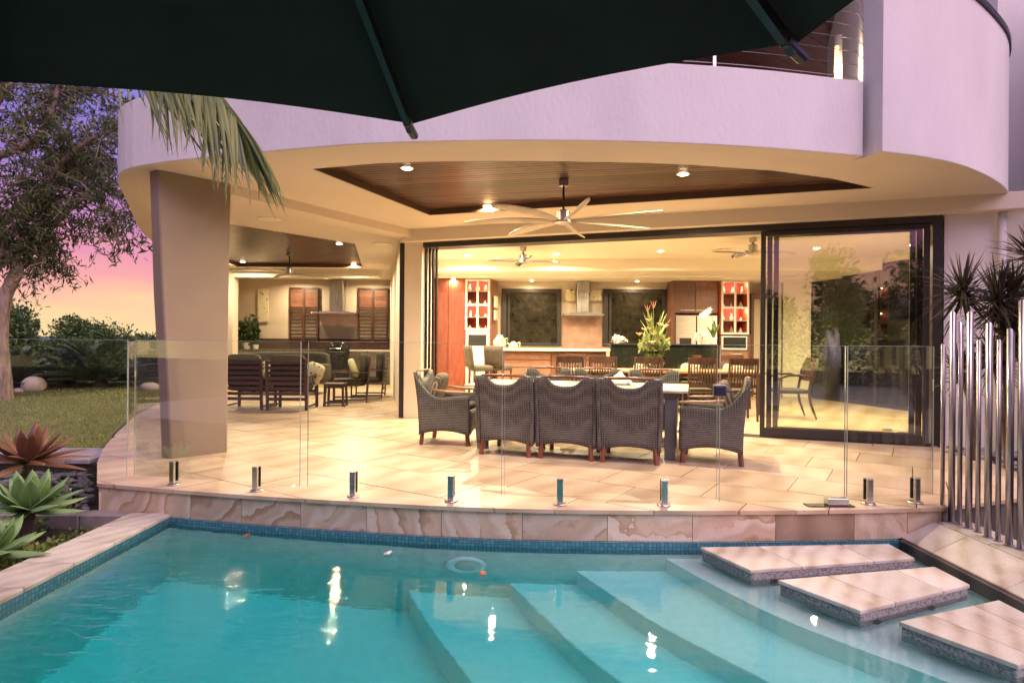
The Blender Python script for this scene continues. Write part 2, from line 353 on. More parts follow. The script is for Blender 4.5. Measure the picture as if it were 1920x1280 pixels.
def weave():
    m, t, b, o = new_mat('rattan_weave'); v = coords(t, (1, 1, 1), rnd=False)
    a = nd(t, 'ShaderNodeTexWave', Scale=16, Distortion=2.2); a.bands_direction = 'Z'; t.links.new(v, a.inputs['Vector'])
    c = nd(t, 'ShaderNodeTexWave', Scale=12, Distortion=1.8); c.bands_direction = 'X'; t.links.new(v, c.inputs['Vector'])
    cy = nd(t, 'ShaderNodeTexWave', Scale=12, Distortion=1.8); cy.bands_direction = 'Y'; t.links.new(v, cy.inputs['Vector'])
    ad = nd(t, 'ShaderNodeMath', operation='MULTIPLY'); t.links.new(a.outputs['Fac'], ad.inputs[0])
    mxx = nd(t, 'ShaderNodeMath', operation='MAXIMUM'); t.links.new(c.outputs['Fac'], mxx.inputs[0]); t.links.new(cy.outputs['Fac'], mxx.inputs[1]); t.links.new(mxx.outputs[0], ad.inputs[1])
    n = nd(t, 'ShaderNodeTexNoise', Scale=25, Detail=4); t.links.new(v, n.inputs['Vector'])
    mx = nd(t, 'ShaderNodeMix', data_type='FLOAT'); mx.inputs[0].default_value = .35; t.links.new(ad.outputs[0], mx.inputs[2]); t.links.new(n.outputs[0], mx.inputs[3])
    t.links.new(rndval(t, ramp(t, mx.outputs[0], [(.08, (.016, .015, .012)), (.4, (.07, .066, .054)), (.75, (.18, .168, .138))]), .12), b.inputs['Base Color'])
    b.inputs['Roughness'].default_value = .6; bumpn(t, b, mx.outputs[0], .9, .006); return m
m_rattan = weave()
m_glass = glass_mat('fence_glass', (.985, .995, .985), refl=.36)
m_edge = M('glass_edge', (.38, .45, .40), .2)
m_pane = glass_mat('door_glass', (.975, .985, .95), refl=1.6, ior=1.55)
m_panedark = glass_mat('darkened_window_glass', (.30, .32, .26), refl=.5, ior=1.55)  # darkness of the outdoors put into the pane tint
m_bulb = emit_mat('lamp_face', (1.0, .74, .42), 30)
# ================================================================ SETTING
WZ = -.285; CZ = 3.02; BZ = 3.10
edge = [Vector(p) for p in [(-8.6, 18.4), (-7.5, 14.2), (-6.73, 11.66), (-6.15, 10.05), (-5.25, 8.17), (-4.62, 6.94), (-4.17, 6.18), (-3.57, 5.29)]]
front = smoothpts([(-3.57, 5.29), (-2.6, 5.04), (-1.56, 4.82), (-.13, 4.60), (1.36, 4.57), (2.59, 4.64), (3.35, 4.73)], 3)
rear = [(4.21, 5.04), (5.4, 5.5), (6.3, 6.2), (6.5, 7.1), (5.45, 7.52), (5.28, 7.6), (-1.39, 10.0), (-1.78, 10.12), (-3.42, 17.4), (-3.4, 18.4)]
bed_r = [P(1763, 832), P(1800, 852), P(1850, 864), P(1905, 885), P(1960, 905)]
outline = [Vector((p[0], p[1])) for p in edge[:-1]+front+[(4.21, 5.04), (5.0, 5.35)]+[tuple(q[:2]) for q in bed_r[::-1]]+[(5.28, 7.6), (-1.39, 10.0), (-1.78, 10.12), (-3.42, 17.4), (-3.4, 18.4)]]

# ground, sea, far hills
MB().prism([(-60, -30), (60, -30), (60, 70), (-60, 70)], -.68, -.62, holes=[[(-3.0, 1.25), (-3.0, 5.6), (3.2, 5.6), (3.2, 1.25)]]).build('ground', m_soil, kind='structure')
m_hill = M('far_hills', (.12, .12, .22), 1, c2=(.14, .13, .26), scale=.002)
m_sea = M('sea_surface', (.24, .22, .36), .6, c2=(.2, .19, .33), scale=.001)  # violet dusk haze put into the sea colour
sea = MB(); sea.add([(-30000, 70, -45), (30000, 70, -45), (30000, 30000, -45), (-30000, 30000, -45)], [(0, 1, 2, 3)]); sea.build('sea', m_sea, kind='structure')
hl = MB(); hx = np.linspace(-9000, 3000, 60)
for i in range(59):
    h0, h1 = [25+45*mnoise.noise(Vector((x*.0009, 3, 0))) for x in hx[i:i+2]]
    hl.add([(hx[i], 9000, -46), (hx[i+1], 9000, -46), (hx[i+1], 9400, h1), (hx[i], 9400, h0)], [(0, 1, 2, 3)])
hl.build('hills', m_hill, kind='structure')

# terrace
ter = MB().prism([(p[0]*.999, p[1]+.028) for p in outline], -.6, -.032).build('terrace', m_darkstone, kind='structure')
ang = R(-33); ca, sa = math.cos(ang), math.sin(ang); TL, TW, G = .92, .62, .004
cells = []
shrunk = outline
for i in range(-40, 40):
    for j in range(-30, 50):
        off = (.46 if j % 2 else 0)+.13*math.sin(j*2.3)
        x0 = i*TL+off+G; x1 = (i+1)*TL+off-G; y0 = j*TW+G; y1 = (j+1)*TW-G
        q = [(x*ca-y*sa+0, x*sa+y*ca+6) for x, y in ((x0, y0), (x1, y0), (x1, y1), (x0, y1))]
        if min(p[0] for p in q) > 8 or max(p[0] for p in q) < -9 or max(p[1] for p in q) < 4 or min(p[1] for p in q) > 19: continue
        c = clip(outline, q)
        # drop duplicate / near-duplicate vertices
        c2 = []
        for p in c:
            if not c2 or (p-c2[-1]).length > 1e-4: c2.append(p)
        if len(c2) > 2 and (c2[0]-c2[-1]).length < 1e-4: c2.pop()
        if len(c2) > 2 and area(c2) > .004: cells.append(c2)
cells.sort(key=lambda c: sum(p.y for p in c)/len(c))
rest = MB()
for k, c in enumerate(cells):
    z1 = random.uniform(-.0012, .0012)
    if k < 290:
        cx = sum(p.x for p in c)/len(c); cy = sum(p.y for p in c)/len(c)
        o = MB().prism([(p.x-cx, p.y-cy) for p in c], -.03, z1).build('tile', m_tile, ter); o.location = (cx, cy, 0)
    else: rest.prism(c, -.03, z1)
rest.build('far_tile', m_tile, ter, kind='stuff')
# facing stones under the front edge and round the left end
def arc_at(x):
    for a, b in zip(front, front[1:]):
        if a.x <= x <= b.x: return a+(b-a)*((x-a.x)/(b.x-a.x))
    return front[-1] if x > 0 else front[0]
jx = [-3.56]+[P(x, 975, -.12).x for x in (300, 417, 546, 682, 828, 979, 1134, 1288, 1440, 1587, 1690)]+[3.34]
tone = stone_mat('sandstone_face_brown', [(.2, (.30, .20, .12)), (.5, (.42, .30, .19)), (.85, (.50, .38, .26))], scale=1.5, rough=.6, veins=.35, rnd=.1, bump=.4)
for k, (a, b) in enumerate(zip(jx, jx[1:])):
    a += .0022; b -= .0022; n = 4
    top = [arc_at(a+(b-a)*i/n)+Vector((0, .022)) for i in range(n+1)]
    cx = (a+b)/2; poly = [(p.x-cx, p.y-4.6) for p in top]+[(p.x-cx, p.y-4.6+.03) for p in top[::-1]]
    o = MB().prism(poly, -.235, -.034).build('facing_stone', tone if k == 9 else m_face, ter); o.location = (cx, 4.6, 0)
for a, b in zip(edge, edge[1:]):
    MB().seg(a, b, .03, -.235, -.034, off=.03).build('facing_stone', m_face, ter)

# pool
PX0, PX1, PY0 = -2.86, 3.0, 1.35
def pool_poly(ex=0.):
    arc = [arc_at(PX0-ex+(PX1-PX0+2*ex)*i/24)+Vector((0, .03+ex)) for i in range(25)]
    return [(PX0-ex, PY0-ex), (PX1+ex, PY0-ex)]+[(p.x, p.y) for p in arc[::-1]]
pool = MB(); fl = WZ-1.3
pool.prism(pool_poly(.02), fl-.1, fl).build('pool_floor', m_plaster, kind='structure')
pool = tag(bpy.data.objects['pool_floor'])
def wall_strip(name, pts, z0, z1, mat, parent=None, kind=None):
    me_v = []; fs = []; uv = []; s_ = 0
    for i, p in enumerate(pts):
        if i: s_ += (Vector(pts[i][:2])-Vector(pts[i-1][:2])).length
        me_v += [(p[0], p[1], z0), (p[0], p[1], z1)]; uv += [(s_, z0), (s_, z1)]
    for i in range(len(pts)-1): fs.append((2*i, 2*i+2, 2*i+3, 2*i+1))
    me = bpy.data.meshes.new(name); me.from_pydata(me_v, [], fs); me.materials.append(mat); ul = me.uv_layers.new(name='UVMap')
    for l in me.loops: ul.data[l.index].uv = uv[l.vertex_index]
    o = bpy.data.objects.new(name, me); COL.objects.link(o)
    md = o.modifiers.new('s', 'SOLIDIFY'); md.thickness = .04; md.offset = -1
    if parent: o.parent = parent
    if kind: o['kind'] = kind
    return o
arcp = [(p[0], p[1]) for p in pool_poly()[2:]]            # right -> left along the back
ring = [(PX1, PY0)]+arcp+[(PX0, PY0)]
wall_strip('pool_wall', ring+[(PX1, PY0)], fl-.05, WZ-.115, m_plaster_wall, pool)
wall_strip('mosaic_band', [(p[0], p[1]) for p in ring[1:]]+[(PX1, PY0)], WZ-.113, -.237, m_mosaic, pool)
wall_strip('side_stone_band', [(PX1, PY0), ring[1]], WZ-.113, -.237, m_darkstone, pool)
lips = {4: (.2, [(1.12, 4.75), (1.14, 4.61), (1.37, 4.05), (1.59, 3.62), (1.80, 3.33), (2.02, 3.06), (2.3, 2.7), (2.62, 2.2), (2.9, 1.2)]),
        3: (.45, [(.43, 4.75), (.45, 4.65), (.73, 4.08), (.92, 3.73), (1.12, 3.45), (1.35, 3.14), (1.65, 2.7), (2.0, 2.2), (2.4, 1.2)]),
        2: (.70, [(-.07, 4.75), (-.03, 4.63), (.2, 4.13), (.40, 3.72), (.62, 3.36), (.86, 3.0), (1.1, 2.6), (1.4, 2.1), (1.8, 1.2)]),
        1: (.95, [(-.80, 4.8), (-.78, 4.70), (-.56, 4.20), (-.34, 3.80), (-.12, 3.42), (.14, 3.0), (.4, 2.6), (.7, 2.1), (1.1, 1.2)])}
for k, (dp, pts) in lips.items():
    pp = smoothpts(pts, 3); poly = [(p.x, p.y) for p in pp]+[(3.03, 1.2), (3.03, 4.78)]
    MB().prism(poly[::-1] if area(poly) < 0 else poly, fl-.03, WZ-dp).build('step', m_plaster, pool, bevel=.02, bseg=2)
wt = MB().prism(pool_poly(.012), fl-.05, WZ).build('pool_water', m_water, kind='structure')

# coping left: stones
cop = thing('pool_coping', 'pale sandstone coping running along the left side of the pool', 'coping')
ys = [1.2, 1.75, 2.3, 2.75, 3.18, 3.59, 4.0, 4.41, 4.78, 5.16]
for a, b in zip(ys, ys[1:]):
    o = MB().box((0, 0, 0), (.355, b-a-.005, .05)).build('coping_stone', m_cope, cop, bevel=.008, bseg=2); o.location = (-3.02, (a+b)/2, -.237+random.uniform(-.001, .001))
MB().bx(-3.19, -2.90, 1.2, 5.14, -.62, -.263).build('base', m_conc, cop)
# sloped coping right
cr = thing('sloped_coping', 'tilted sandstone coping slabs along the right side of the pool', 'coping')
ys = [1.2, 1.8, 2.4, 3.1, 3.72, 4.36, 4.715]
for a, b in zip(ys, ys[1:]):
    o = MB().add([(-.14, a+.003, -.035), (.12, a+.003, .085), (.14, a+.003, .045), (-.12, a+.003, -.07), (-.14, b-.003, -.035), (.12, b-.003, .085), (.14, b-.003, .045), (-.12, b-.003, -.07)],
             [(0, 1, 5, 4), (1, 2, 6, 5), (2, 3, 7, 6), (3, 0, 4, 7), (0, 3, 2, 1), (4, 5, 6, 7)]).build('coping_stone', m_cope, cr, bevel=.006); o.location = (3.135, 0, -.19)
MB().bx(3.012, 3.235, 1.2, 4.715, -.62, -.262).build('base', m_darkstone, cr)
led = thing('garden_ledge', 'flat stone ledge beside the sloped coping carrying the steel poles', 'ledge')
for a, b in zip([1.2, 2.0, 2.8, 3.6, 4.2], [2.0, 2.8, 3.6, 4.2, 4.715]):
    o = MB().box((0, 0, 0), (.26, b-a-.006, .04)).build('ledge_stone', m_cope, led, bevel=.006); o.location = (3.41, (a+b)/2, -.128)
MB().bx(3.28, 3.54, 1.2, 4.72, -.6, -.15).build('base', m_conc, led)
MB().bx(3.545, 9, 1.2, 5.4, -.6, -.34).build('garden_bed', m_soil, kind='structure')

# stepping pads
pads = [([(1.363, 4.417), (1.555, 3.974), (2.79, 4.226), (2.795, 4.527)], 'stepping pad nearest the terrace, floating at the back of the pool'),
        ([(1.662, 3.816), (1.932, 3.382), (2.825, 3.765), (2.817, 4.07)], 'middle stepping pad of three with a brown-streaked sandstone top'),
        ([(2.062, 3.257), (2.339, 2.82), (2.84, 3.03), (2.823, 3.544)], 'nearest stepping pad at the lower right with a drain hole in its side')]
def inset(poly, d):
    c = Vector((sum(p[0] for p in poly)/len(poly), sum(p[1] for p in poly)/len(poly)))
    return [tuple(Vector(p)+(c-Vector(p)).normalized()*d) for p in poly]
for poly, lb in pads:
    t = thing('stepping_pad', lb, 'stepping stone', (*poly[0], WZ), group='stepping pads in the pool')
    q = [(p[0]-poly[0][0], p[1]-poly[0][1]) for p in poly]
    MB().prism(inset(q, .014), -.085, .042).build('pebblecrete_base', m_conc, t, bevel=.006)
    n = 3; A, B_, C_, D_ = [Vector(p) for p in q]
    for k in range(n):
        f0, f1 = [(0, .30), (.30, .74), (.74, 1)][k]; g = .002
        sl = [A+(D_-A)*(f0+g), B_+(C_-B_)*(f0+g), B_+(C_-B_)*(f1-g), A+(D_-A)*(f1-g)]
        c = sum(sl, Vector((0, 0)))/4
        o = MB().prism([(p.x-c.x, p.y-c.y) for p in sl], .043, .067).build('top_stone', m_cope, t, bevel=.004); o.location = (c.x, c.y, 0)
    MB().prism(inset(q, .22), -1.25, -.083).build('support', m_conc, t)
    for f in (.14, .62):
        c = B_+(C_-B_)*f+Vector((.0, -.004)); dd = (C_-B_); a_ = math.atan2(dd.y, dd.x)
        o = MB().lathe([(.03, -.004), (.03, .004), (.02, .005)], n=14).build('drain', m_black, t); o.rotation_euler = (PI/2, 0, a_); o.location = (c.x, c.y, -.045)

# pool light, floating leaf, small fittings
t = thing('pool_light', 'round white underwater light on the back wall of the pool', 'pool light', (-.33, arc_at(-.33).y+.0, WZ-.40))
o = MB().lathe([(.16, 0), (.16, .014), (.145, .034), (.108, .04), (.10, .028)], n=32).build('housing_ring', M('fitting_white', (.95, .95, .93), .3), t, smooth=True); o.rotation_euler = (R(90-0), 0, 0)
o = MB().lathe([(.094, .02), (.085, .034), (.05, .042), (.01, .044)], n=32).build('lens', M('lens', (.60, .64, .55), .2), t, smooth=True); o.rotation_euler = (R(90), 0, 0)
for i, (x, dz, m_, lb) in enumerate([(.28, -.26, m_black, 'dark round jet inlet just right of the underwater light'), (.98, -.14, m_black, 'dark round jet inlet on the pool wall beside the steps')]):
    t = thing('jet_inlet', lb, 'pool fitting', (x, arc_at(x).y+.02, WZ+dz)); o = MB().lathe([(.035, 0), (.035, .008), (.02, .012)], n=16).build('ring', m_, t); o.rotation_euler = (R(90), 0, 0)
def petal(name, label, cat, px, z, mat, s):
    c = P(*px, z); mb = MB().grid(lambda u, v: ((u-.5)*s*(1-abs(v-.5)*1.2)*2, (v-.5)*s*1.1, .012*math.sin(u*3)+.008*math.sin(v*5)), 5, 5)
    o = mb.build(name, mat, None, smooth=True, solid=.002); o.location = c+Vector((0, 0, .006)); o.rotation_euler = (0, 0, random.random()*6); return tag(o, label, cat)
petal('fallen_leaf', 'curled brown leaf floating near the back left of the pool', 'leaf', (461, 1006), WZ, M('dead_leaf', (.30, .11, .04), .7), .05)
petal('fallen_petal', 'white petal floating left of the underwater light', 'petal', (727, 1039), WZ, m_white, .05)
petal('fallen_flower', 'small orange flower floating beside the underwater light', 'flower', (905, 1077), WZ, M('orange_petal', (.55, .22, .10), .7), .03)

# near deck behind the camera and lawn, left garden
MB().bx(-12, 12, -9, 1.2, -.62, -.262).build('pool_deck', m_conc, kind='structure')
lawn_pts = [(-30, 7.35), (-4.95, 7.35), (-5.02, 7.68), (-5.40, 8.30), (-6.28, 10.1), (-6.86, 11.7), (-7.65, 14.2), (-8.75, 18.6), (-30, 18.6)]
MB().prism(lawn_pts, -.6, -.07, zt=lambda x, y: -.07+.012*(y-7.3)).build('lawn', m_lawn, kind='structure')
n = 60000; gx = rng.uniform(-15.5, -4.9, n); gy = 7.4+11*rng.random(n)**1.35
lim = np.interp(gy, [7.35, 7.68, 8.3, 10.1, 11.7, 14.2, 18.6], [-4.99, -5.06, -5.44, -6.32, -6.9, -7.69, -8.8]); k_ = (gx < lim) & (gx > -.86*gy-.5); gx, gy = gx[k_], gy[k_]; n = len(gx)
gz = -.07+.012*(gy-7.3); an = rng.uniform(0, 6.28, n); hh = rng.uniform(.012, .04, n)*(1+gy*.02); le = rng.uniform(-.02, .02, (n, 2)); wd = .005+gy*.0007
V = np.stack([np.stack([gx-np.cos(an)*wd, gy-np.sin(an)*wd, gz-.005], 1), np.stack([gx+np.cos(an)*wd, gy+np.sin(an)*wd, gz-.005], 1), np.stack([gx+le[:, 0], gy+le[:, 1], gz+hh], 1)], 1)
m_grass = leaf_mat('grass_blades', (.36, .37, .09), (.16, .21, .05), scale=.8)
tag(fast_quads('grass', V, m_grass, k=3, kind='stuff'), 'short green lawn grass with paler yellow patches', 'grass')

m_purple = stone_mat('violet_paver', [(.2, (.30, .28, .32)), (.8, (.46, .43, .46))], rough=.5, veins=.2, rnd=.1)
ed = thing('lawn_edging', 'strip of grey pavers edging the lawn above the pebble bed', 'edging')
xs = [-4.52]
while xs[-1] > -9: xs.append(xs[-1]-random.choice([.26, .34, .42, .3]))
for b, a in zip(xs, xs[1:]):
    o = MB().box((0, 0, 0), (b-a-.008, .72, .05)).build('paver', m_purple, ed, bevel=.006); o.location = ((a+b)/2, 6.93+.02*(a+5), -.075)
MB().bx(-9.5, -4.45, 6.6, 7.35, -.6, -.1).build('base', m_soil, ed)
m_kerb = M('weathered_kerb_concrete', (.34, .30, .26), .85, c2=(.20, .18, .155), scale=5, detail=8, bump=.4)
kb = thing('concrete_kerb', 'low concrete kerb between the pebble bed and the planted bed', 'kerb')
for a, b in zip([-9, -7.6, -6.3, -5.2, -4.25, -3.62], [-7.6, -6.3, -5.2, -4.25, -3.62, -3.2]):
    o = MB().box((0, 0, 0), (b-a-.006, .16, .24)).build('kerb_block', m_kerb, kb, bevel=.01); o.location = ((a+b)/2, 5.22, -.35)
MB().bx(-9.5, -3.2, 5.3, 6.62, -.6, -.30).build('pebble_bed_base', m_soil, kind='structure')
MB().bx(-9.5, -3.2, 1.2, 5.14, -.6, -.35).build('planted_bed', m_soil, kind='structure')
pb = MB()
for i in range(1500):
    x = random.uniform(-7.2, -3.3); y = random.uniform(5.32, 6.58)
    lx = np.interp(y, [5.29, 6.18, 6.6], [-3.60, -4.2, -4.5])
    if x > lx-.03: continue
    s = random.uniform(.05, .11); r = Matrix.Rotation(random.uniform(0, 6.3), 3, 'Z') @ Matrix.Rotation(random.uniform(-.5, .5), 3, 'X')
    pb.blob((x, y, -.285+random.uniform(0, .05)+.05*(y-5.3)), (s*1.3, s*.8, s*.4), .9, 8, r)
tag(pb.build('pebbles', m_pebble, smooth=True, kind='stuff'), 'dark grey river pebbles at the left end of the terrace', 'pebbles')
# ground cover in the planted bed
def leafcloud(n, center, radii, size, elong=2.0, shell=.55, clump=1.6, up=.3, droop=0., seed=1):
    r_ = np.random.default_rng(seed); d = r_.normal(size=(n, 3)); d /= np.linalg.norm(d, axis=1)[:, None]
    rad = shell+(1-shell)*r_.random(n)**.6
    bumpf = np.array([mnoise.noise(Vector((v[0]*clump+seed, v[1]*clump, v[2]*clump))) for v in d])
    rad = rad*(1+.55*bumpf); p = d*rad[:, None]*np.array(radii)+np.array(center)
    a = d*.6+r_.normal(size=(n, 3))*.7+np.array([0, 0, up-droop]); a /= np.linalg.norm(a, axis=1)[:, None]
    b = np.cross(a, r_.normal(size=(n, 3))); b /= np.linalg.norm(b, axis=1)[:, None]
    s = size*r_.uniform(.6, 1.3, n)[:, None]
    nrm = np.cross(a, b)*.12*s
    return np.stack([p-a*s*.5, p+b*s/elong*.5+nrm, p+a*s*.5, p-b*s/elong*.5+nrm], 1)
gc = []
for i in range(110):
    x = random.uniform(-6, -3.35); y = random.uniform(2.6, 5.0); gc.append(leafcloud(150, (x, y, -.325), (.2, .2, .09), .05, 1.6, .3, seed=i))
tag(fast_quads('ground_cover', np.concatenate(gc), leaf_mat('ground_cover_leaf', (.26, .36, .07), (.07, .11, .025)), kind='stuff'), 'low mossy green ground cover beside the pool coping', 'ground cover')
bk = []
for i in range(1400):
    x = random.uniform(-6, -3.3); y = random.uniform(2.6, 5.1); a = random.uniform(0, 6.3); l = random.uniform(.02, .06); z = -.345+random.uniform(0, .04)
    bk.append([(x, y, z), (x+math.cos(a)*l, y+math.sin(a)*l, z+.012), (x+math.cos(a)*l-.01, y+math.sin(a)*l+.01, z+.01), (x-.01, y+.01, z)])
tag(fast_quads('leaf_litter', np.array(bk), M('leaf_litter', (.16, .09, .05), .9, c2=(.05, .03, .02), scale=30), kind='stuff'), 'brown leaf litter scattered on the planted bed', 'litter')
# pebbles in right bed
rb = MB()
for i in range(420):
    u = random.random(); c0 = bed_r[int(u*3.99)]; x = c0.x+random.uniform(-.1, 1.6); y = c0.y+random.uniform(.02, 1.2)
    if x < c0.x: continue
    s = random.uniform(.05, .12); rb.blob((x, y, -.03+random.uniform(0, .04)), (s*1.3, s, s*.6), .85, 8)
tag(rb.build('pebbles', m_pebble, smooth=True, kind='stuff'), 'grey stones mulching the bed under the spiky plants', 'pebbles')
MB().prism([tuple(q[:2]) for q in bed_r]+[(7.5, 5.6), (7.5, 8.2), (5.5, 7.7)], -.5, -.03).build('right_garden_bed', m_soil, kind='structure')

# ================================================================ HOUSE
H = thing('house', 'large white rendered house with curved balcony band over the lit patio', 'house')
slab = [Vector(p) for p in [(-8.7, 18.6), (-7.3, 13.5), (-6.5, 11.02), (-5.93, 9.72), (-5.03, 8.0), (-4.45, 6.90), (-4.08, 6.44), (-3.6, 6.18), (-2.97, 5.96), (-1.98, 5.67), (-1.26, 5.5), (-.4, 5.41), (.36, 5.38), (1.0, 5.395), (1.59, 5.44), (2.34, 5.55), (3.28, 5.76)]]
slabf = smoothpts(slab, 3)
tower = smoothpts([(3.38, 5.62), (3.94, 5.80), (4.49, 6.08), (5.1, 6.52), (5.62, 6.98), (6.02, 7.5), (6.2, 8.0)], 4)
t1 = [(-2.09, 6.36), (-1.33, 6.13), (-.7, 6.05), (-.09, 6.02), (.51, 6.02), (1.33, 6.05), (1.79, 6.11), (2.68, 6.29), (3.41, 6.57), (4.1, 6.96), (-1.18, 8.67)]
t2 = [(-4.9, 8.75), (-2.9, 11.27), (-3.67, 15.0), (-6.73, 15.0), (-6.42, 11.5)]
def inw(pts, th):
    pts = [Vector(p) for p in pts]; out = []
    for i in range(len(pts)):
        d = (pts[min(i+1, len(pts)-1)]-pts[max(i-1, 0)]).normalized(); out.append(pts[i]+Vector((-d.y, d.x))*th)
    return out
outer = [(p.x, p.y) for p in inw(slabf, .19)]+[(p.x, p.y) for p in inw(tower, .21)]+[(8.6, 8.3), (8.6, 18.6)]
outer3 = [(p.x, p.y) for p in inw(slabf, .21)]+[(p.x, p.y) for p in inw(tower, .24)]+[(8.6, 8.5), (8.6, 18.5)]
MB().prism(outer[::-1] if area(outer) < 0 else outer, CZ, CZ+.06, holes=[t1[::-1], t2[::-1]]).build('patio_ceiling', m_ceil, H)
MB().prism(outer3[::-1] if area(outer3) < 0 else outer3, CZ+.13, CZ+.3).build('upper_floor', m_wall, H)
def boards(poly, a, wd, mat, z):
    ca_, sa_ = math.cos(a), math.sin(a)
    big = 14
    cxs = sum(p[0] for p in poly)/len(poly); cys = sum(p[1] for p in poly)/len(poly)
    sub = poly if area(poly) > 0 else poly[::-1]
    # grow opening a little so that boards run behind the plaster edge
    sub = [(cxs+(p[0]-cxs)*1.04, cys+(p[1]-cys)*1.04) for p in sub]
    for i in range(-60, 60):
        y0 = i*wd+.005; y1 = (i+1)*wd-.005
        q = [(cxs+x*ca_-y*sa_, cys+x*sa_+y*ca_) for x, y in ((-big, y0), (big, y0), (big, y1), (-big, y1))]
        c = clip(sub, q)
        if len(c) < 3 or area(c) < .002: continue
        cx = sum(p.x for p in c)/len(c); cy = sum(p.y for p in c)/len(c)
        Rm = Matrix.Rotation(-a, 2); cc = [Rm @ Vector((p.x-cx, p.y-cy)) for p in c]
        o = MB().prism([(p.x, p.y) for p in cc], 0, .014).build('ceiling_board', mat, H); o.location = (cx, cy, z+random.uniform(0, .001)); o.rotation_euler = (0, 0, a)
boards(t1, R(-11), .085, m_board, CZ+.085); boards(t2, R(-42), .10, m_board2, CZ+.085)
m_dark_trim = M('brown_trim', (.10, .055, .03), .6)
# shadow-line liner of the recess
for tt in (t1, t2):
    mb = MB()
    for a, b in zip(tt, tt[1:]+tt[:1]): mb.seg(a, b, .012, CZ+.006, CZ+.085)
    mb.build('recess_trim', m_dark_trim, H)
# balcony band and tower walls
def band(name, pts, th, z0, z1, mat, parent=H):
    pts = [Vector(p) for p in pts]; nrm = []
    for i in range(len(pts)):
        d = (pts[min(i+1, len(pts)-1)]-pts[max(i-1, 0)]).normalized(); nrm.append(Vector((-d.y, d.x)))
    ins = [p+n_*th for p, n_ in zip(pts, nrm)]
    poly = [(p.x, p.y) for p in pts]+[(p.x, p.y) for p in ins[::-1]]
    return MB().prism(poly, z0, z1).build(name, mat, parent, bevel=.008 if z1-z0 > .05 else 0)
band('balcony_band', slabf, .2, CZ-.001, 3.716, m_wall)
band('band_soffit', inw(slabf, .004), .2, CZ-.005, CZ-.0015, m_ceil)
band('tower_wall', tower, .22, CZ-.001, 4.72, m_wall)
band('tower_soffit', inw(tower, .004), .22, CZ-.005, CZ-.0015, m_ceil)
band('tower_capping', [p+Vector((.01, -.02)) for p in tower[6:]], .27, 4.722, 4.79, m_alu)
MB().seg((3.40, 5.85), (3.78, 6.75), .2, CZ+.062, 6.4, off=-.101).build('tower_side_wall', m_wall, H)
MB().seg((3.78, 6.75), (4.9, 9.6), .2, CZ+.3, 6.4, off=-.101).build('tower_side_wall', m_wall, H)
tw_hi = [p for p in tower if p.x < 4.9]
band('tower_upper_wall', tw_hi, .2, 4.721, 6.4, m_wall)
MB().seg((6.2, 8.0), (8.6, 8.6), .2, -.1, 6.2).build('side_wall', m_wall, H)
MB().seg((6.62, 6.4), (8.8, 8.0), .3, -.3, 6.2).build('side_wall', m_wall, H)
# bulkhead beam above the door line, beam from column
dA = Vector((-1.39, 10.0)); dB = Vector((5.28, 7.6)); dU = (dB-dA).normalized(); dN = Vector((-dU.y, dU.x))   # dN points into the house
b0 = dA-dU*.32-dN*.30; b1 = dB+dU*.95-dN*.30
MB().seg(b0, b1, .32, 2.83, CZ+.01, off=.16).build('bulkhead', m_ceil, H, bevel=.006)
MB().seg((-3.45, 6.95), (-1.72, 9.9), .30, 2.90, CZ+.012).build('beam', m_ceil, H, bevel=.006)
MB().seg((-7.2, 15.4), (-3.3, 15.4), .25, 2.80, CZ+.01).build('beam', m_ceil, H, bevel=.006)
# wall right of the doors with two downpipes
e0 = dB+dU*.03; e1 = dB+dU*.55
MB().seg(e0, e1, .2, -.05, 2.83).build('wall', m_wall, H)
MB().seg(e1, (6.25, 6.85), .2, -.05, CZ).build('wall', m_wall, H)
MB().seg((6.25, 6.85), (6.62, 6.3), .2, -.3, CZ).build('wall', m_wall, H)
dp = thing('downpipe', 'pale vertical downpipe on the wall right of the sliding doors', 'pipe', (e1.x, e1.y-.15, 0))
MB().tube([(0, 0, 0), (0, 0, 2.83)], .045, 12).build('pipe', m_wall, dp, smooth=True)
for z in (.6, 2.2): MB().lathe([(.05, -.02), (.056, -.02), (.056, .02), (.05, .02)], (0, 0, z), 12).build('bracket', m_wall, dp)
# post left of the doors
MB().box((-1.61, 10.02, 1.42), (.27, .26, 2.86)).build('post', m_ceil, H, bevel=.01)
# rooms: kitchen
ky = 14.65
MB().prism([(-1.75, 10.15), (5.3, 7.63), (9.2, 7.9), (9.0, 19), (-3.4, 19), (-3.4, 17.5)], -.3, -.002).build('interior_floor', m_tile, H)
MB().seg((-2.0, ky+.1), (7.4, ky+.1), .2, 0, CZ).build('kitchen_back_wall', m_wallb, H)
MB().seg((-1.50, 10.2), (-1.93, 14.7), .12, 0, CZ).build('kitchen_side_wall', m_ceil_in, H)
MB().seg((-1.78, 10.2), (-3.42, 17.5), .12, 0, CZ).build('alfresco_side_wall', m_ceil, H)
MB().prism([(-1.6, 10.2), (5.3, 7.72), (8.4, 8.2), (7.1, 14.6), (-1.95, 14.6)], 2.96, 2.98).build('kitchen_ceiling', m_ceil_in, H)
MB().prism([(-1.95, 12.95), (7.3, 12.1), (7.1, 14.64), (-1.95, 14.64)], 2.72, 2.959).build('kitchen_bulkhead', m_ceil_in, H, bevel=.005)
MB().prism([(-1.95, 13.55), (7.3, 13.3), (7.1, 14.63), (-1.95, 14.63)], 2.68, 2.719).build('kitchen_bulkhead_step', m_ceil_in, H)
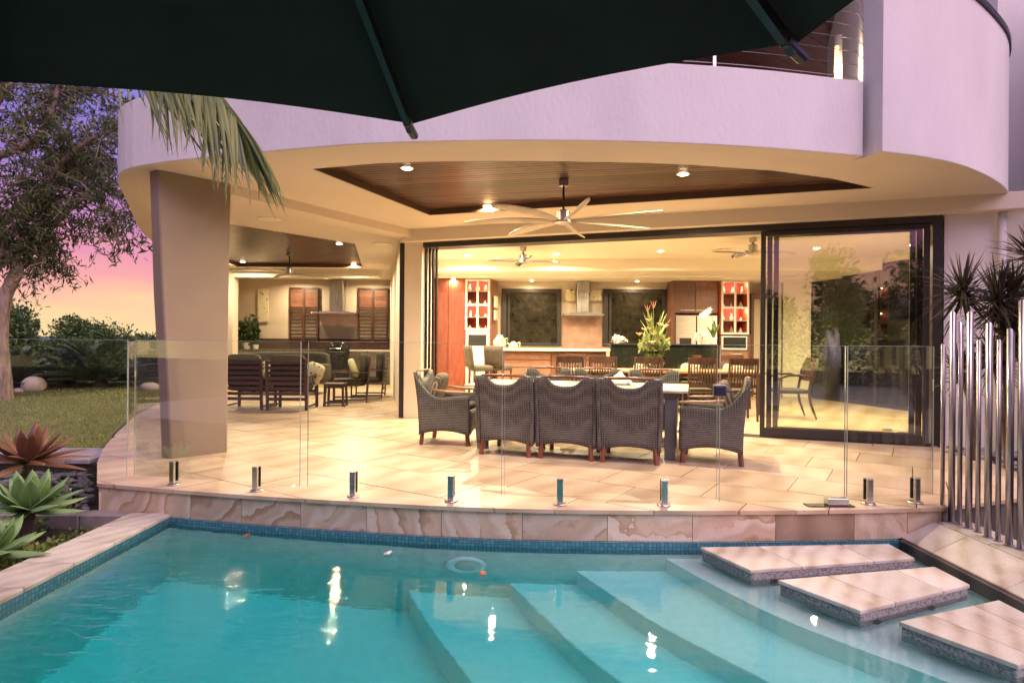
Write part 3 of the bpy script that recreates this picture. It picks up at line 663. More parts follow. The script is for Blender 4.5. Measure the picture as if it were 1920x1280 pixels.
# side window wall of the living room
wa = Vector((6.96, 14.3)); wb = Vector((7.5, 11.6)); wu = (wb-wa).normalized()
m_room = M('cream_interior_wall', (.66, .60, .44), .8, c2=(.62, .56, .41), scale=.7)
MB().seg((6.4, 14.5), wa, .1, 0, 2.98).build('living_wall', m_ceil_in, H)
MB().seg((5.9, 14.56), (6.38, 14.56), .05, 0, 2.98).build('wall_panel', m_white, H)
wf = MB(); L_ = 6.0; wend = wa+wu*L_
for f in (0, .33, .62, 1): c = wa+wu*L_*f; wf.box((c.x, c.y, 1.42), (.07, .07, 2.8), math.atan2(wu.y, wu.x))
wf.seg(wa, wend, .08, 0, .06); wf.seg(wa, wend, .08, 2.78, 2.86)
wfo = wf.build('window', m_alu, H); MB().seg(wa, wend, .01, .061, 2.779).build('pane', m_panedark, wfo)
MB().seg(wa, wend, .1, 2.861, 2.98).build('living_wall', m_ceil_in, H)
MB().seg(wend, (5.5, 7.7), .1, 0, 2.98, off=-.06).build('living_wall', m_ceil_in, H)
# kitchen windows
m_nightpane, t_, b_, o_ = new_mat('night_window_glass')
b_.inputs['Roughness'].default_value = .06; n_ = nd(t_, 'ShaderNodeTexNoise', Scale=7, Detail=7, Roughness=.7); t_.links.new(coords(t_, (1, 1, 1), rnd=True), n_.inputs['Vector'])
t_.links.new(ramp(t_, n_.outputs[0], [(.3, (.010, .008, .005)), (.6, (.032, .028, .018)), (.8, (.07, .065, .05))]), b_.inputs['Base Color'])
def kwin(x0, x1, z0, z1, y):
    f = MB(); w_ = .09
    f.bx(x0, x1, y-.03, y+.03, z1-w_, z1); f.bx(x0, x1, y-.03, y+.03, z0, z0+.05); f.bx(x0, x0+.12, y-.03, y+.03, z0+.05, z1-w_); f.bx(x1-.10, x1, y-.03, y+.03, z0+.05, z1-w_)
    o = f.build('window', m_alu, H, bevel=.004); MB().bx(x0+.12, x1-.10, y, y+.01, z0+.05, z1-w_).build('pane', m_nightpane, o)
    MB().bx(x0+.15, x0+.20, y-.015, y-.001, z0+.05, z1-w_).build('mullion', m_alu, o)
kwin(-.254, 1.168, 1.15, 2.506, ky-.04); kwin(2.16, 3.68, 1.15, 2.515, ky-.04)
MB().bx(1.175, 2.15, ky-.02, ky, .9, 1.86).build('splashback', M('pink_splashback', (.40, .25, .19), .12), H)
# alfresco back wall and end wall
ay = 18.0
MB().seg((-8.3, ay+.1), (-3.3, ay+.1), .2, 0, CZ).build('alfresco_back_wall', m_wallb, H)
MB().seg((-8.25, ay), (-7.75, 15.2), .2, 0, CZ).build('alfresco_end_wall', m_wallb, H)
MB().seg((-7.4, 15.4), (-6.95, 15.4), .3, 0, 2.8).build('pier', m_wallb, H)
# leaning pillar at the front left: bevelled four-sided, leaning out
pl = MB(); bot = [(-3.69, 6.47), (-3.545, 6.39), (-3.15, 6.81), (-3.30, 6.97)]; top = [(-3.86, 6.50), (-3.72, 6.42), (-3.22, 7.0), (-3.36, 7.16)]
mid = [(-3.80, 6.49), (-3.655, 6.41), (-3.19, 6.90), (-3.33, 7.06)]
b = 0
for lv, z in ((bot, -.01), ([tuple(np.array(a)*.65+np.array(m)*.35) for a, m in zip(bot, mid)], .7), (mid, 1.7), (top, CZ+.01)):
    pl.v += [(p[0], p[1], z) for p in lv]
for k in range(3):
    for i in range(4): a = k*4+i; c = k*4+(i+1) % 4; pl.f.append((a, c, c+4, a+4))
pl.f += [(3, 2, 1, 0), (12, 13, 14, 15)]
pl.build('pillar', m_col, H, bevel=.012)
# left corner frame of alfresco (dark slider end) beside the post
MB().bx(-1.83, -1.755, 9.95, 10.05, 0, 2.83).build('door_jamb', m_alu, H)
# sliding doors
hd = MB().seg(dA, dB, .30, 2.745, 2.829, off=.0); hd.build('door_head', m_alu, H)
MB().seg(dA, dB, .26, -.001, .006).build('door_track', m_alu, H)
for k in range(4):
    c = dA+dU*(.03+.034*k)+dN*(-.09+.055*k); MB().box((c.x, c.y, 1.375), (.03, .045, 2.735), math.atan2(dU.y, dU.x)).build('door_jamb', m_alu, H)
c = dB-dU*.05; MB().box((c.x, c.y, 1.375), (.10, .29, 2.735), math.atan2(dU.y, dU.x)).build('door_jamb', m_alu, H)
Ld = (dB-dA).length
for k in range(3):
    s0 = .711*Ld+.085*k; s1 = Ld-.12-.055*k; off = -.09+.085*k
    p0 = dA+dU*s0+dN*off; p1 = dA+dU*s1+dN*off; f = MB(); th = .04
    f.seg(p0, p0+dU*.062, th, .012, 2.74); f.seg(p1-dU*.062, p1, th, .012, 2.74)
    f.seg(p0+dU*.062, p1-dU*.062, th, .012, .13); f.seg(p0+dU*.062, p1-dU*.062, th, 2.68, 2.74)
    o = f.build('door_panel', m_alu, H, bevel=.003)
    MB().seg(p0+dU*.063, p1-dU*.063, .008, .131, 2.679).build('glass_pane', m_pane, o)
    if k == 0:
        h = MB(); q = p0+dU*.03-dN*.035; h.box((q.x, q.y, 1.05), (.03, .03, .18), math.atan2(dU.y, dU.x)); h.build('handle', m_black, o, bevel=.006)
# upper storey seen between band and umbrella
MB().seg((-4, 13.6), (8.0, 12.2), .2, 3.3, 6.2).build('upper_wall', m_wallb, H)
o = MB().seg((3.2, 12.62), (5.2, 12.4), .06, 3.35, 5.7).build('upper_window', m_alu, H); MB().seg((3.3, 12.56), (5.1, 12.36), .02, 3.42, 5.6).build('pane', m_nightpane, o)
boards([(-3, 13.4), (7.6, 12.2), (5.0, 9.0), (3.75, 7.0), (-3, 7.0)], R(35), .34, m_brown, 5.92)
MB().prism([(-4, 13.8), (8, 12.4), (5.2, 8.8), (3.9, 6.7), (-4, 6.7)], 5.95, 6.15).build('eave', m_wall, H)
# balustrade: posts and wires
bl = thing('wire_balustrade', 'stainless wire balustrade on top of the curved balcony band', 'balustrade')
inner = [Vector((p.x, p.y))*1.0 for p in slabf if p.x > -1.2]
bp_ = [p+Vector((0, .12)) for p in inner]
for k in range(7):
    z = 3.80+k*.125; MB().tube([(p.x, p.y, z) for p in bp_]+[(3.62, 6.2, z)], .0035, 5).build('wire', m_steel, bl)
for i in (0, 6, 12):
    p = bp_[i]; MB().box((p.x, p.y, 4.2), (.03, .03, .98)).build('post', m_steel, bl)
MB().tube([(p.x, p.y, 4.70) for p in bp_]+[(3.62, 6.2, 4.70)], .022, 10).build('handrail', m_steel, bl, smooth=True)
wl = thing('wall_light', 'tall slim glowing wall light beside the upper balcony wall', 'lamp', (3.50, 6.62, 4.2))
MB().box((0, 0, 0), (.05, .05, .75)).build('frame', m_white, wl); MB().box((-.03, -.02, 0), (.03, .03, .5)).build('diffuser', emit_mat('slim_lamp', (1, .66, .25), 2.5), wl)
def area_light(name, loc, power, size, parent=None, col=(1, .79, .50), spread=R(170)):
    l = bpy.data.lights.new(name, 'AREA'); l.shape = 'DISK'; l.size = size; l.energy = power; l.color = col; l.spread = spread
    o = bpy.data.objects.new(name, l); COL.objects.link(o); o.location = loc
    if parent: o.parent = parent
    return o
area_light('lamp_light', (-.08, -.06, 0), 9, .12, wl).rotation_euler = (R(80), 0, R(-60))
def downlight(px, z, power, label, size=.085, spread=R(165), xy=None, group=None):
    p = P(*px, z) if px else Vector((*xy, z)); t = thing('downlight', label, 'downlight', (p.x, p.y, z), group=group)
    rg = MB().lathe([(size*.66, -.001), (size*.9, -.002), (size*.9, -.010), (size*.66, -.012), (size*.66, -.001)], n=20); rg.f = rg.f[:-2]; rg.build('trim_ring', m_white, t)
    MB().lathe([(size*.62, -.001), (size*.62, -.016), (size*.4, -.022)], n=20).build('lamp_face', m_bulb, t)
    area_light('lamp_light', (0, 0, -.026), power, size*1.1, t, spread=spread)
TP = 94
downlight((763, 314), CZ+.084, TP, 'lit downlight in the timber patio ceiling, left of the fan and nearest the pool')
downlight((1281, 325), CZ+.084, TP, 'lit downlight in the timber patio ceiling, right of the fan')
downlight((914, 385), CZ+.084, TP, 'lit downlight in the timber patio ceiling just left of the fan, near its back edge')
AP = 105
for px, lb in (((455, 490), 'lit downlight at the left of the diagonal timber ceiling'), ((636, 456), 'lit downlight nearest the camera in the diagonal timber ceiling'), ((663, 495), 'lit downlight at the right corner of the diagonal timber ceiling')):
    downlight(px, CZ+.084, AP, lb)
for px, lb in (((551, 527), 'small lit downlight on the bulkhead above the left louvre window'), ((684, 526), 'small lit downlight on the bulkhead above the right louvre window')):
    downlight(None, CZ-.004, 60, lb, xy=((px[0]-960)/FPX*17.3, 17.3))
KP = 185
for xy, lb in (((-.9, 12.2), 'lit downlight in the kitchen ceiling near the red cabinet'), ((.85, 11.9), 'lit downlight in the kitchen ceiling right of the small fan'), ((2.75, 11.4), 'lit downlight in the kitchen ceiling above the flower vase'), ((5.4, 10.9), 'lit downlight seen through the closed glass doors')):
    downlight(None, 2.958, KP, lb, xy=xy)
for xy, lb in (((-.3, 10.3), 'added unseen kitchen downlight just inside the open doors at the left'), ((2.2, 9.5), 'added unseen kitchen downlight just inside the open doors at the middle'), ((6.9, 9.4), 'added unseen living room downlight near the big window')):  # extra downlights out of view, added to brighten the rooms
    downlight(None, 2.958, KP, lb, xy=xy)
for xy, lb in (((-1.35, 13.95), 'small downlight washing the tall red cabinet'), ((.45, 14.25), 'small downlight washing the left kitchen window'), ((2.9, 14.25), 'small downlight washing the right kitchen window')):
    downlight(None, 2.678, 22, lb, size=.06, xy=xy)
# ceiling speakers
for px in ((505, 410), (718, 457)):
    p = P(*px, CZ); t = thing('ceiling_speaker', 'round flush ceiling speaker grille '+('near the pillar' if px[0] < 600 else 'near the post beside the sliding doors'), 'speaker', (p.x, p.y, CZ))
    MB().lathe([(.17, -.001), (.17, -.010), (.155, -.012)], n=28).build('grille', m_ceil_in, t)
# ================================================================ OBJECTS
# ---- glass pool fence
def gpanel(p, q, z0, z1, label, cat='glass panel', name='fence_panel', grp='frameless glass pool fence panels'):
    p = Vector(p[:2]); q = Vector(q[:2]); c = (p+q)/2; a = math.atan2((q-p).y, (q-p).x); l = (q-p).length
    t = thing(name, label, cat, (c.x, c.y, 0), a, grp)
    MB().box((0, 0, (z0+z1)/2), (l, .010, z1-z0)).build('pane', m_glass, t)
    MB().bx(-l/2, l/2, -.0052, .0052, z1+.0005, z1+.003).build('edge', m_edge, t)
    mb = MB(); mb.bx(-l/2-.003, -l/2-.0005, -.0052, .0052, z0, z1); mb.bx(l/2+.0005, l/2+.003, -.0052, .0052, z0, z1); mb.build('edge', m_edge, t)
    return t
def fl(x): # fence line, just inside the edge
    return arc_at(x)+Vector((0, .145))
def fx(px, z=.08): # X on fence line at pixel column
    lo, hi = -3.5, 3.4
    for _ in range(30):
        m = (lo+hi)/2; q = fl(m); r = ray(px, 900); (lo, hi) = (m, hi) if m/q.y < r.x else (lo, m)
    return lo
GT = 1.235
f_ = [fx(p) for p in (252, 562, 577, 940, 946, 1343, 1349, 1583, 1588, 1757)]
gpanel(fl(f_[0]), fl(f_[1]), .06, GT, 'leftmost frameless glass panel on the terrace, in front of the leaning pillar')
gpanel(fl(f_[2]), fl(f_[3]), .06, GT, 'frameless glass panel between the pillar and the wicker chairs')
gpanel(fl(f_[4]), fl(f_[5]), .06, GT, 'frameless glass panel in front of the three wicker chair backs')
gpanel(fl(f_[6]), fl(f_[7]), .03, GT, 'glass gate with a dark latch at its upper left corner', 'gate', 'glass_gate', None)
gpanel(fl(f_[8]), fl(f_[9]), .06, GT, 'rightmost narrow frameless glass panel beside the steel poles')
gpanel((-4.55, 8.7), (-4.0, 6.4), .06, GT-.02, 'side glass panel running back beside the leaning pillar')
t = thing('fence_panel', 'wide glass panel at the far left over the pebble bed', 'glass panel', (-3.34, 5.33, 0), .02, 'frameless glass pool fence panels')
gp = [(-3.3, -.15), (-.27, -.15), (-.27, .05), (0, .05), (0, GT), (-3.3, GT)]
pn = MB().prism(gp, -.005, .005).build('pane', m_glass, t); pn.rotation_euler = (PI/2, 0, 0)
MB().bx(.0005, .003, -.0052, .0052, .05, GT).build('edge', m_edge, t); MB().bx(-3.3, 0, -.0052, .0052, GT+.0005, GT+.003).build('edge', m_edge, t)
sp0 = thing('glass_spigot', '', 'spigot', (0, 0, 0), 0, 'stainless spigots holding the glass fence')
MB().lathe([(.052, 0), (.052, .006), (.046, .012), (.03, .014)], n=24).build('base_plate', m_chrome, sp0, smooth=False)
MB().box((0, -.002, .105), (.046, .026, .185)).build('body', m_steel, sp0, bevel=.004, bseg=2).location.y = -.016
MB().box((0, .021, .115), (.046, .018, .165)).build('clamp', m_black, sp0, bevel=.003)
MB().box((0, -.018, .199), (.05, .03, .008)).build('cap', m_chrome, sp0, bevel=.002)
sp_l = ['leftmost spigot on the terrace, in front of the leaning pillar', 'second spigot from the left on the terrace edge', 'third spigot from the left on the terrace edge', 'fourth spigot from the left, left of the wicker chairs', 'spigot in front of the middle wicker chair', 'spigot in front of the right wicker chair, left of the gate', 'left one of the two spigots beside the steel poles', 'right one of the two spigots beside the steel poles']
for i, (px, py) in enumerate([(326, 909.6), (481, 921), (663, 932.5), (846, 941.7), (1050, 948), (1245, 949), (1628, 947), (1716, 945)]):
    x = fx(px); q = fl(x); a = math.atan2((fl(x+.1)-fl(x-.1)).y, .2)
    if i == 0: sp0.location = (q.x, q.y, 0); sp0.rotation_euler = (0, 0, a); sp0['label'] = sp_l[0]
    else: copy_tree(sp0, None, (q.x, q.y, 0), a, sp_l[i])
copy_tree(sp0, None, (-3.76, 5.235, -.23), -.1, 'lone spigot on the kerb beside the pebbles, below terrace level')
q = fl(fx(1565)); t = thing('gate_stop', 'small steel block fixed to the terrace under the gate', 'gate stop', (q.x, q.y-.03, 0), .02)
MB().box((0, 0, .035), (.165, .06, .05)).build('block', m_steel, t, bevel=.003); MB().box((-.06, -.0, .004), (.36, .09, .007)).build('plate', m_alu, t)
q = fl(fx(1347)); t = thing('gate_latch', 'dark blue gate latch box at the top of the glass gate', 'latch', (q.x, q.y, .885), .02)
MB().box((0, -.02, 0), (.085, .035, .08)).build('body', M('latch_navy', (.018, .02, .04), .35), t, bevel=.008, bseg=2); MB().box((.0, -.006, 0), (.10, .012, .095)).build('bracket', m_chrome, t, bevel=.004)
MB().tube([(.04, -.03, -.005), (.10, -.03, -.005)], .008, 8).build('bolt', m_black, t)

# ---- steel poles
pole_d = [(1766.7, 947, 0, 650), (1784, 978, -.108, 592), (1799, 983, -.108, 607), (1816, 990, -.108, 592), (1833, 997, -.108, 642), (1852, 1007, -.108, 612), (1871, 1014, -.108, 641), (1892, 1023, -.108, 623), (1914, 1030, -.108, 570)]
pl_l = ['steel pole standing on the terrace itself, first beside the glass fence', 'tall thick steel pole, second from the glass fence', 'thin steel pole, third from the glass fence', 'tall thick steel pole, fourth from the glass fence', 'short thin steel pole, fifth from the glass fence', 'thick steel pole, sixth from the glass fence', 'short thin steel pole, seventh from the glass fence', 'thick steel pole, eighth from the glass fence', 'tallest steel pole at the right edge of the photo']
for i, (px, py, z, ty) in enumerate(pole_d):
    b = P(px, py, z); d = b.y; zt = HC+(646.5-ty)*d/FPX; r = .0145 if i in (0, 2, 4, 6) else .021
    mb = MB(); n = 16; hgt = zt-z
    for lv in (0, 1):
        for k in range(n):
            a = 2*PI*k/n; mb.v.append((r*math.cos(a), r*math.sin(a), 0 if lv == 0 else hgt+r*1.6*math.cos(a+2.6)))
    mb.f = [(k, (k+1) % n, n+(k+1) % n, n+k) for k in range(n)]
    t = thing('steel_pole', pl_l[i], 'pole', b, random.uniform(-.5, .5), 'stainless steel poles beside the pool'); mb.build('tube', m_chrome, t, smooth=True, solid=.003)
    MB().lathe([(r+.012, 0), (r+.012, .004), (r+.002, .008)], n=16).build('foot_ring', m_chrome, t)
for i in range(2):
    y = 3.95-.11*i; hgt = [1.55, 1.3, 1.6, 1.2, 1.7][i]; t = thing('steel_pole', ('first', 'second')[i]+' steel pole beyond the tallest one, out at the right edge', 'pole', (3.39, y, -.108), 0, 'steel poles out of view'); MB().lathe([(.024, 0), (.024, hgt)], n=14).build('tube', m_chrome, t, smooth=True)

# ---- wicker armchair
def arm_chair():
    t = thing('wicker_armchair', '', 'armchair', (0, 0, 0), 0, 'grey wicker armchairs round the patio table')
    # local: faces +Y, back at -Y
    def back(u, v):
        s = u*2-1; zt = .885-.105*max(0, 1-abs(s/.62)**3.2)-.012*s*s; zb = .125+.05*(1-s*s); z = zb+(zt-zb)*v
        return (s*(.300+.016*v*v), -.27-.075*v*v+.02*(1-s*s)*-1*.6, z)
    MB().grid(back, 22, 12).build('back_panel', m_rattan, t, smooth=True, solid=.036)
    def side(sx):
        def f(u, v):
            y = -.30+.62*u; zt = .55+.33*max(0, 1-u/.42)**1.8+.05*u; zb = .125+.055*(1-(2*u-1)**2); z = zb+(zt-zb)*v
            return (sx*(.305+.014*v), y-.07*v*v*max(0, 1-u*2.2), z)
        return f
    for sx in (-1, 1): MB().grid(side(sx), 16, 10).build('side_panel', m_rattan, t, smooth=True, solid=.036)
    MB().grid(lambda u, v: ((u*2-1)*.295, .315, .14+.04*(1-(2*u-1)**2)+(.28-.04*(1-(2*u-1)**2))*v), 10, 4).build('front_panel', m_rattan, t, smooth=True, solid=.03)
    MB().box((0, .01, .40), (.54, .60, .03)).build('seat', m_rattan, t)
    MB().blob((0, .03, .455), (.52, .54, .09), .35, 20).build('seat_cushion', m_olive, t, smooth=True)
    MB().tube([(-.25, -.352, .878), (0, -.366, .884), (.25, -.352, .878)], .014, 8).build('back_rail', m_leg, t, smooth=True)
    for sx in (-1, 1): MB().tube([(sx*.316, -.12, .665), (sx*.320, .05, .645), (sx*.320, .2, .640), (sx*.314, .325, .632)], [.014, .017, .017, .014], 8).build('arm_rail', m_teak, t, smooth=True)
    for sx in (-1, 1):
        for y in (-.27, .28):
            MB().bar((sx*.275, y*1.06, 0), (sx*.265, y, .17), .042).build('leg', m_leg, t, bevel=.004)
    return t
TC = Vector((.80, 7.27)); TA = math.atan2(-.284, .959); tu = Vector((math.cos(TA), math.sin(TA))); tn = Vector((-tu.y, tu.x))
wc = arm_chair()
def stripes_mat():
    m, t, b, o = new_mat('striped_cushion'); v = coords(t, (1, 1, 1), rnd=False); wv = nd(t, 'ShaderNodeTexWave', Scale=5.5); wv.bands_direction = 'X'; t.links.new(v, wv.inputs['Vector'])
    t.links.new(ramp(t, wv.outputs['Fac'], [(.3, (.055, .045, .032)), (.55, (.42, .33, .2)), (.8, (.08, .065, .045))]), b.inputs['Base Color']); b.inputs['Roughness'].default_value = .9; return m
m_stripe = stripes_mat()
def wplace(xy, rz, label, first=False, cushion=False):
    global wc
    if first: wc.location = (*xy, 0); wc.rotation_euler = (0, 0, rz); wc['label'] = label; t = wc
    else: t = copy_tree(wc, None, (*xy, 0), rz, label)
    if cushion:
        Mx = Matrix.Rotation(rz, 3, 'Z'); c = Vector((*xy, 0))+Mx @ Vector((0, -.15, .66)); o = MB().blob((0, 0, 0), (.44, .13, .40), .55, 18).build('scatter_cushion', m_stripe, None, smooth=True)
        o.location = c; o.rotation_euler = (-.3, 0, rz); tag(o, 'brown striped cushion leaning in the wicker armchair at the '+cushion+' end of the patio table', 'cushion')
fr = [((0.02, 6.98), 'left one of the three wicker armchairs with their backs to the pool'), ((.655, 6.80), 'middle one of the three wicker armchairs with their backs to the pool'), ((1.29, 6.61), 'right one of the three wicker armchairs with their backs to the pool')]
for i, (xy, lb) in enumerate(fr): wplace(xy, TA+(-.035, .012, .03)[i], lb, first=(i == 0))
bk_ = TC+tn*.98
for i, (k, lb) in enumerate(((-.68, 'wicker armchair on the far side of the patio table, left one'), (.02, 'wicker armchair on the far side of the patio table, middle one'), (.78, 'wicker armchair on the far side of the patio table behind the white cloth'))):
    q = bk_+tu*k; wplace((q.x, q.y), TA+PI, lb)
q = (-.76, 7.62); wplace(q, TA-PI/2+.12, 'wicker armchair seen side-on at the left end of the patio table', cushion='left')
q = TC+tu*1.50-tn*.28; wplace((q.x, q.y), TA+PI/2-.05, 'wicker armchair seen side-on at the right end of the patio table', cushion='right')
# ---- patio table
t = thing('patio_table', 'long pale stone-topped patio table between the wicker armchairs', 'table', (TC.x, TC.y, 0), TA)
m_ttop = stone_mat('table_top_stone', [(.2, (.52, .40, .28)), (.8, (.72, .62, .48))], rough=.3, veins=.3, bump=.05)
for k in range(4): o = MB().box((0, 0, 0), (.617, 1.10, .03)).build('top_slab', m_ttop, t, bevel=.004); o.location = (-.9375+.625*k+.0, 0, .735)
MB().box((0, 0, .69), (2.3, .95, .06)).build('apron', m_slate, t, bevel=.004)
for sx in (-1, 1):
    for sy in (-1, 1): MB().box((sx*1.06, sy*.40, .33), (.11, .11, .66)).build('leg', m_slate, t, bevel=.006)
# white cloth
c = TC+tu*.42+tn*.18; mb = MB().grid(lambda u, v: ((u-.5)*.36, (v-.5)*.24, .02+.13*math.exp(-((u-.62)**2+(v-.5)**2)*14)+.035*mnoise.noise(Vector((u*6, v*5, 1)))-.02*((u-.5)**2*4)), 26, 18)
o = mb.build('white_cloth', M('white_cotton', (.78, .74, .68), .9), None, smooth=True, solid=.006); o.location = (c.x, c.y, .755); o.rotation_euler = (0, 0, TA); tag(o, 'crumpled white cloth lying on the patio table', 'cloth')

# ---- slatted dining chairs indoors
def slat_chair(arms=False):
    t = thing('dining_chair', '', 'dining chair', (0, 0, 0), 0, 'dark slatted dining chairs indoors')
    # faces +Y, back at y=-.22
    for sx in (-1, 1):
        MB().tube([(sx*.225, -.25, 0), (sx*.22, -.215, .44), (sx*.22, -.27, 1.0)], .019, 6).build('leg', m_dark, t)
        MB().tube([(sx*.22, .22, 0), (sx*.215, .21, .43)], .019, 6).build('leg', m_dark, t)
    MB().grid(lambda u, v: ((u-.5)*.46, -.268+.02*(2*u-1)**2, .90+.11*v-.0*(2*u-1)**2), 8, 1).build('top_rail', m_dark, t, solid=.025)
    MB().box((0, -.235, .56), (.42, .022, .05)).build('lower_rail', m_dark, t)
    sl = MB()
    for k in range(9):
        x = -.18+.045*k; sl.tube([(x, -.235, .58), (x+.006*math.sin(k), -.24, .74), (x, -.262, .91)], [.012, .015, .012], 5)
    sl.build('slats', m_dark, t, smooth=True, kind='stuff')
    MB().box((0, 0, .445), (.46, .46, .035)).build('seat', m_dark, t, bevel=.01)
    MB().blob((0, 0, .475), (.42, .42, .05), .4, 14).build('seat_pad', m_olive, t, smooth=True)
    return t
dc = slat_chair(); first = True
IT = Vector((2.75, 11.25)); IA = R(-4)
near = [((1.00, 10.62), 'leftmost of five dark dining chairs on the near side of the indoor table'), ((1.55, 10.58), 'second from left of five dark dining chairs near the indoor table'), ((2.28, 10.42), 'dark dining chair directly below the flower vase'), ((3.12, 10.22), 'dark dining chair second from the closed glass doors'), ((3.72, 10.05), 'dark dining chair nearest the closed glass doors')]
for xy, lb in near:
    if first: dc.location = (*xy, 0); dc.rotation_euler = (0, 0, IA); dc['label'] = lb; first = False
    else: copy_tree(dc, None, (*xy, 0), IA+random.uniform(-.04, .04), lb)
far = [((1.25, 12.15), 'dining chair across the indoor table, left of the flower vase'), ((2.62, 12.1), 'dining chair across the indoor table, right of the flower vase'), ((3.55, 12.05), 'dining chair across the indoor table in front of the drawers'), ((4.35, 11.95), 'dining chair across the indoor table beside the door stack')]
m_pat = None
def pattern(name, c, c2, sc):
    m, t, b, o = new_mat(name); n = nd(t, 'ShaderNodeTexVoronoi', Scale=sc); t.links.new(coords(t), n.inputs['Vector']); t.links.new(ramp(t, n.outputs['Distance'], [(.25, c2), (.4, c)]), b.inputs['Base Color']); b.inputs['Roughness'].default_value = .9; return m
m_pat = pattern('patterned_cushion', (.52, .47, .33), (.10, .09, .05), 14)
for i, (xy, lb) in enumerate(far):
    copy_tree(dc, None, (*xy, 0), IA+PI, lb)
    if i > 0:
        o = MB().blob((0, 0, 0), (.40, .12, .30), .5, 16).build('scatter_cushion', m_pat, None, smooth=True); o.location = (xy[0], xy[1]+.12, .70); tag(o, ['', 'black and cream lattice cushion on the chair right of the flower vase', 'cream cushion with dark leaves on the chair in front of the drawers', 'cream patterned cushion on the far chair beside the door stack'][i], 'cushion')
t = thing('indoor_dining_table', 'long indoor dining table carrying the flower vase', 'table', (*IT, 0), IA)
MB().box((0, 0, .735), (3.5, 1.05, .04)).build('top', m_teak, t, bevel=.005); MB().box((0, 0, .68), (3.3, .9, .06)).build('apron', m_dark, t)
for sx in (-1, 1):
    for sy in (-1, 1): MB().box((sx*1.62, sy*.42, .325), (.08, .08, .65), taper=.7).build('leg', m_dark, t)
# carver at the end, curved arms, seen through the glass
t = thing('carver_chair', 'dark curved-arm chair at the end of the indoor table, seen through the glass door', 'armchair', (4.72, 10.45, 0), PI/2-.1)
for sx in (-1, 1):
    MB().tube([(sx*.26, -.36, 0), (sx*.25, -.27, .25), (sx*.25, -.24, .45), (sx*.25, -.30, .8), (sx*.25, -.38, 1.0)], [.016, .022, .024, .02, .016], 8).build('leg', m_dark, t, smooth=True)
    MB().tube([(sx*.25, -.28, .68), (sx*.28, -.1, .73), (sx*.28, .1, .72), (sx*.27, .26, .66)], [.016, .02, .02, .018], 8).build('arm', m_dark, t, smooth=True)
    MB().tube([(sx*.27, .27, 0), (sx*.26, .24, .45), (sx*.27, .24, .67)], .019, 8).build('leg', m_dark, t, smooth=True)
MB().blob((0, 0, .45), (.52, .54, .08), .4, 16).build('seat', m_leather, t, smooth=True)
MB().grid(lambda u, v: ((u-.5)*.5, -.30-.09*v, .62+.40*v), 6, 3).build('backrest', m_dark, t, solid=.03)
# flower vase
vz = Vector((2.63, 11.35)); t = thing('flower_vase', 'round glass vase with a tall tropical flower arrangement on the indoor table', 'vase', (vz.x, vz.y, .757))
m_vase = glass_mat('vase_glass', (.80, .85, .62), refl=1.2)
MB().lathe([(.06, 0), (.17, .06), (.215, .17), (.18, .28), (.13, .33)], n=24).build('bowl', m_vase, t, smooth=True)
m_fol = leaf_mat('arrangement_leaf', (.38, .42, .14), (.12, .18, .05))
V = np.concatenate([leafcloud(260, (0, 0, .22), (.16, .16, .13), .10, 2.5, .2, seed=3), leafcloud(420, (0, 0, .46), (.27, .2, .18), .16, 4, .3, up=.8, seed=4)]); fast_quads('filler_leaves', V, m_fol, t, kind='stuff')
for i in range(26):
    a = random.uniform(0, 6.3); sp_ = random.uniform(.08, .38); hh_ = random.uniform(.55, 1.05)*(1-.5*sp_)
    pts = [(math.cos(a)*sp_*k*k*.9+math.cos(a)*.02, math.sin(a)*sp_*k*k*.9, .25+hh_*k*(1-.12*k*sp_*2)) for k in (0, .25, .5, .75, 1)]
    MB().strip(pts, [.012, .04, .05, .035, .003], (-math.sin(a), math.cos(a), .2), .2).build('leaf', m_fol, t, smooth=True)
m_flow = M('cream_flower', (.72, .56, .36), .6)
for i in range(9):
    a = random.uniform(0, 6.3); r_ = random.uniform(.1, .3); z_ = random.uniform(.45, .9); c = Vector((math.cos(a)*r_, math.sin(a)*r_, z_)); mb = MB()
    for k in range(5):
        b_ = k*1.257; d_ = Vector((math.cos(b_), math.sin(b_), .8)).normalized(); mb.strip([c, c+d_*.05, c+d_*.10], [.01, .04, .004], d_.cross(Vector((0, 0, 1))), .3)
    mb.build('flower', m_flow, t)
for dx, z_ in ((-.02, 1.15), (-.13, 1.08)):
    MB().tube([(0, 0, .3), (dx*.6, 0, .7), (dx, 0, z_)], .006, 5).build('stem', m_fol, t); mb = MB()
    for k in range(3): mb.strip([(dx, 0, z_-.02), (dx+.03*(k-1), 0, z_+.05), (dx+.055*(k-1), 0, z_+.12)], [.02, .03, .003], (0, 1, 0), .2)
    mb.build('flower', M('pink_flower', (.55, .24, .16), .6), t)

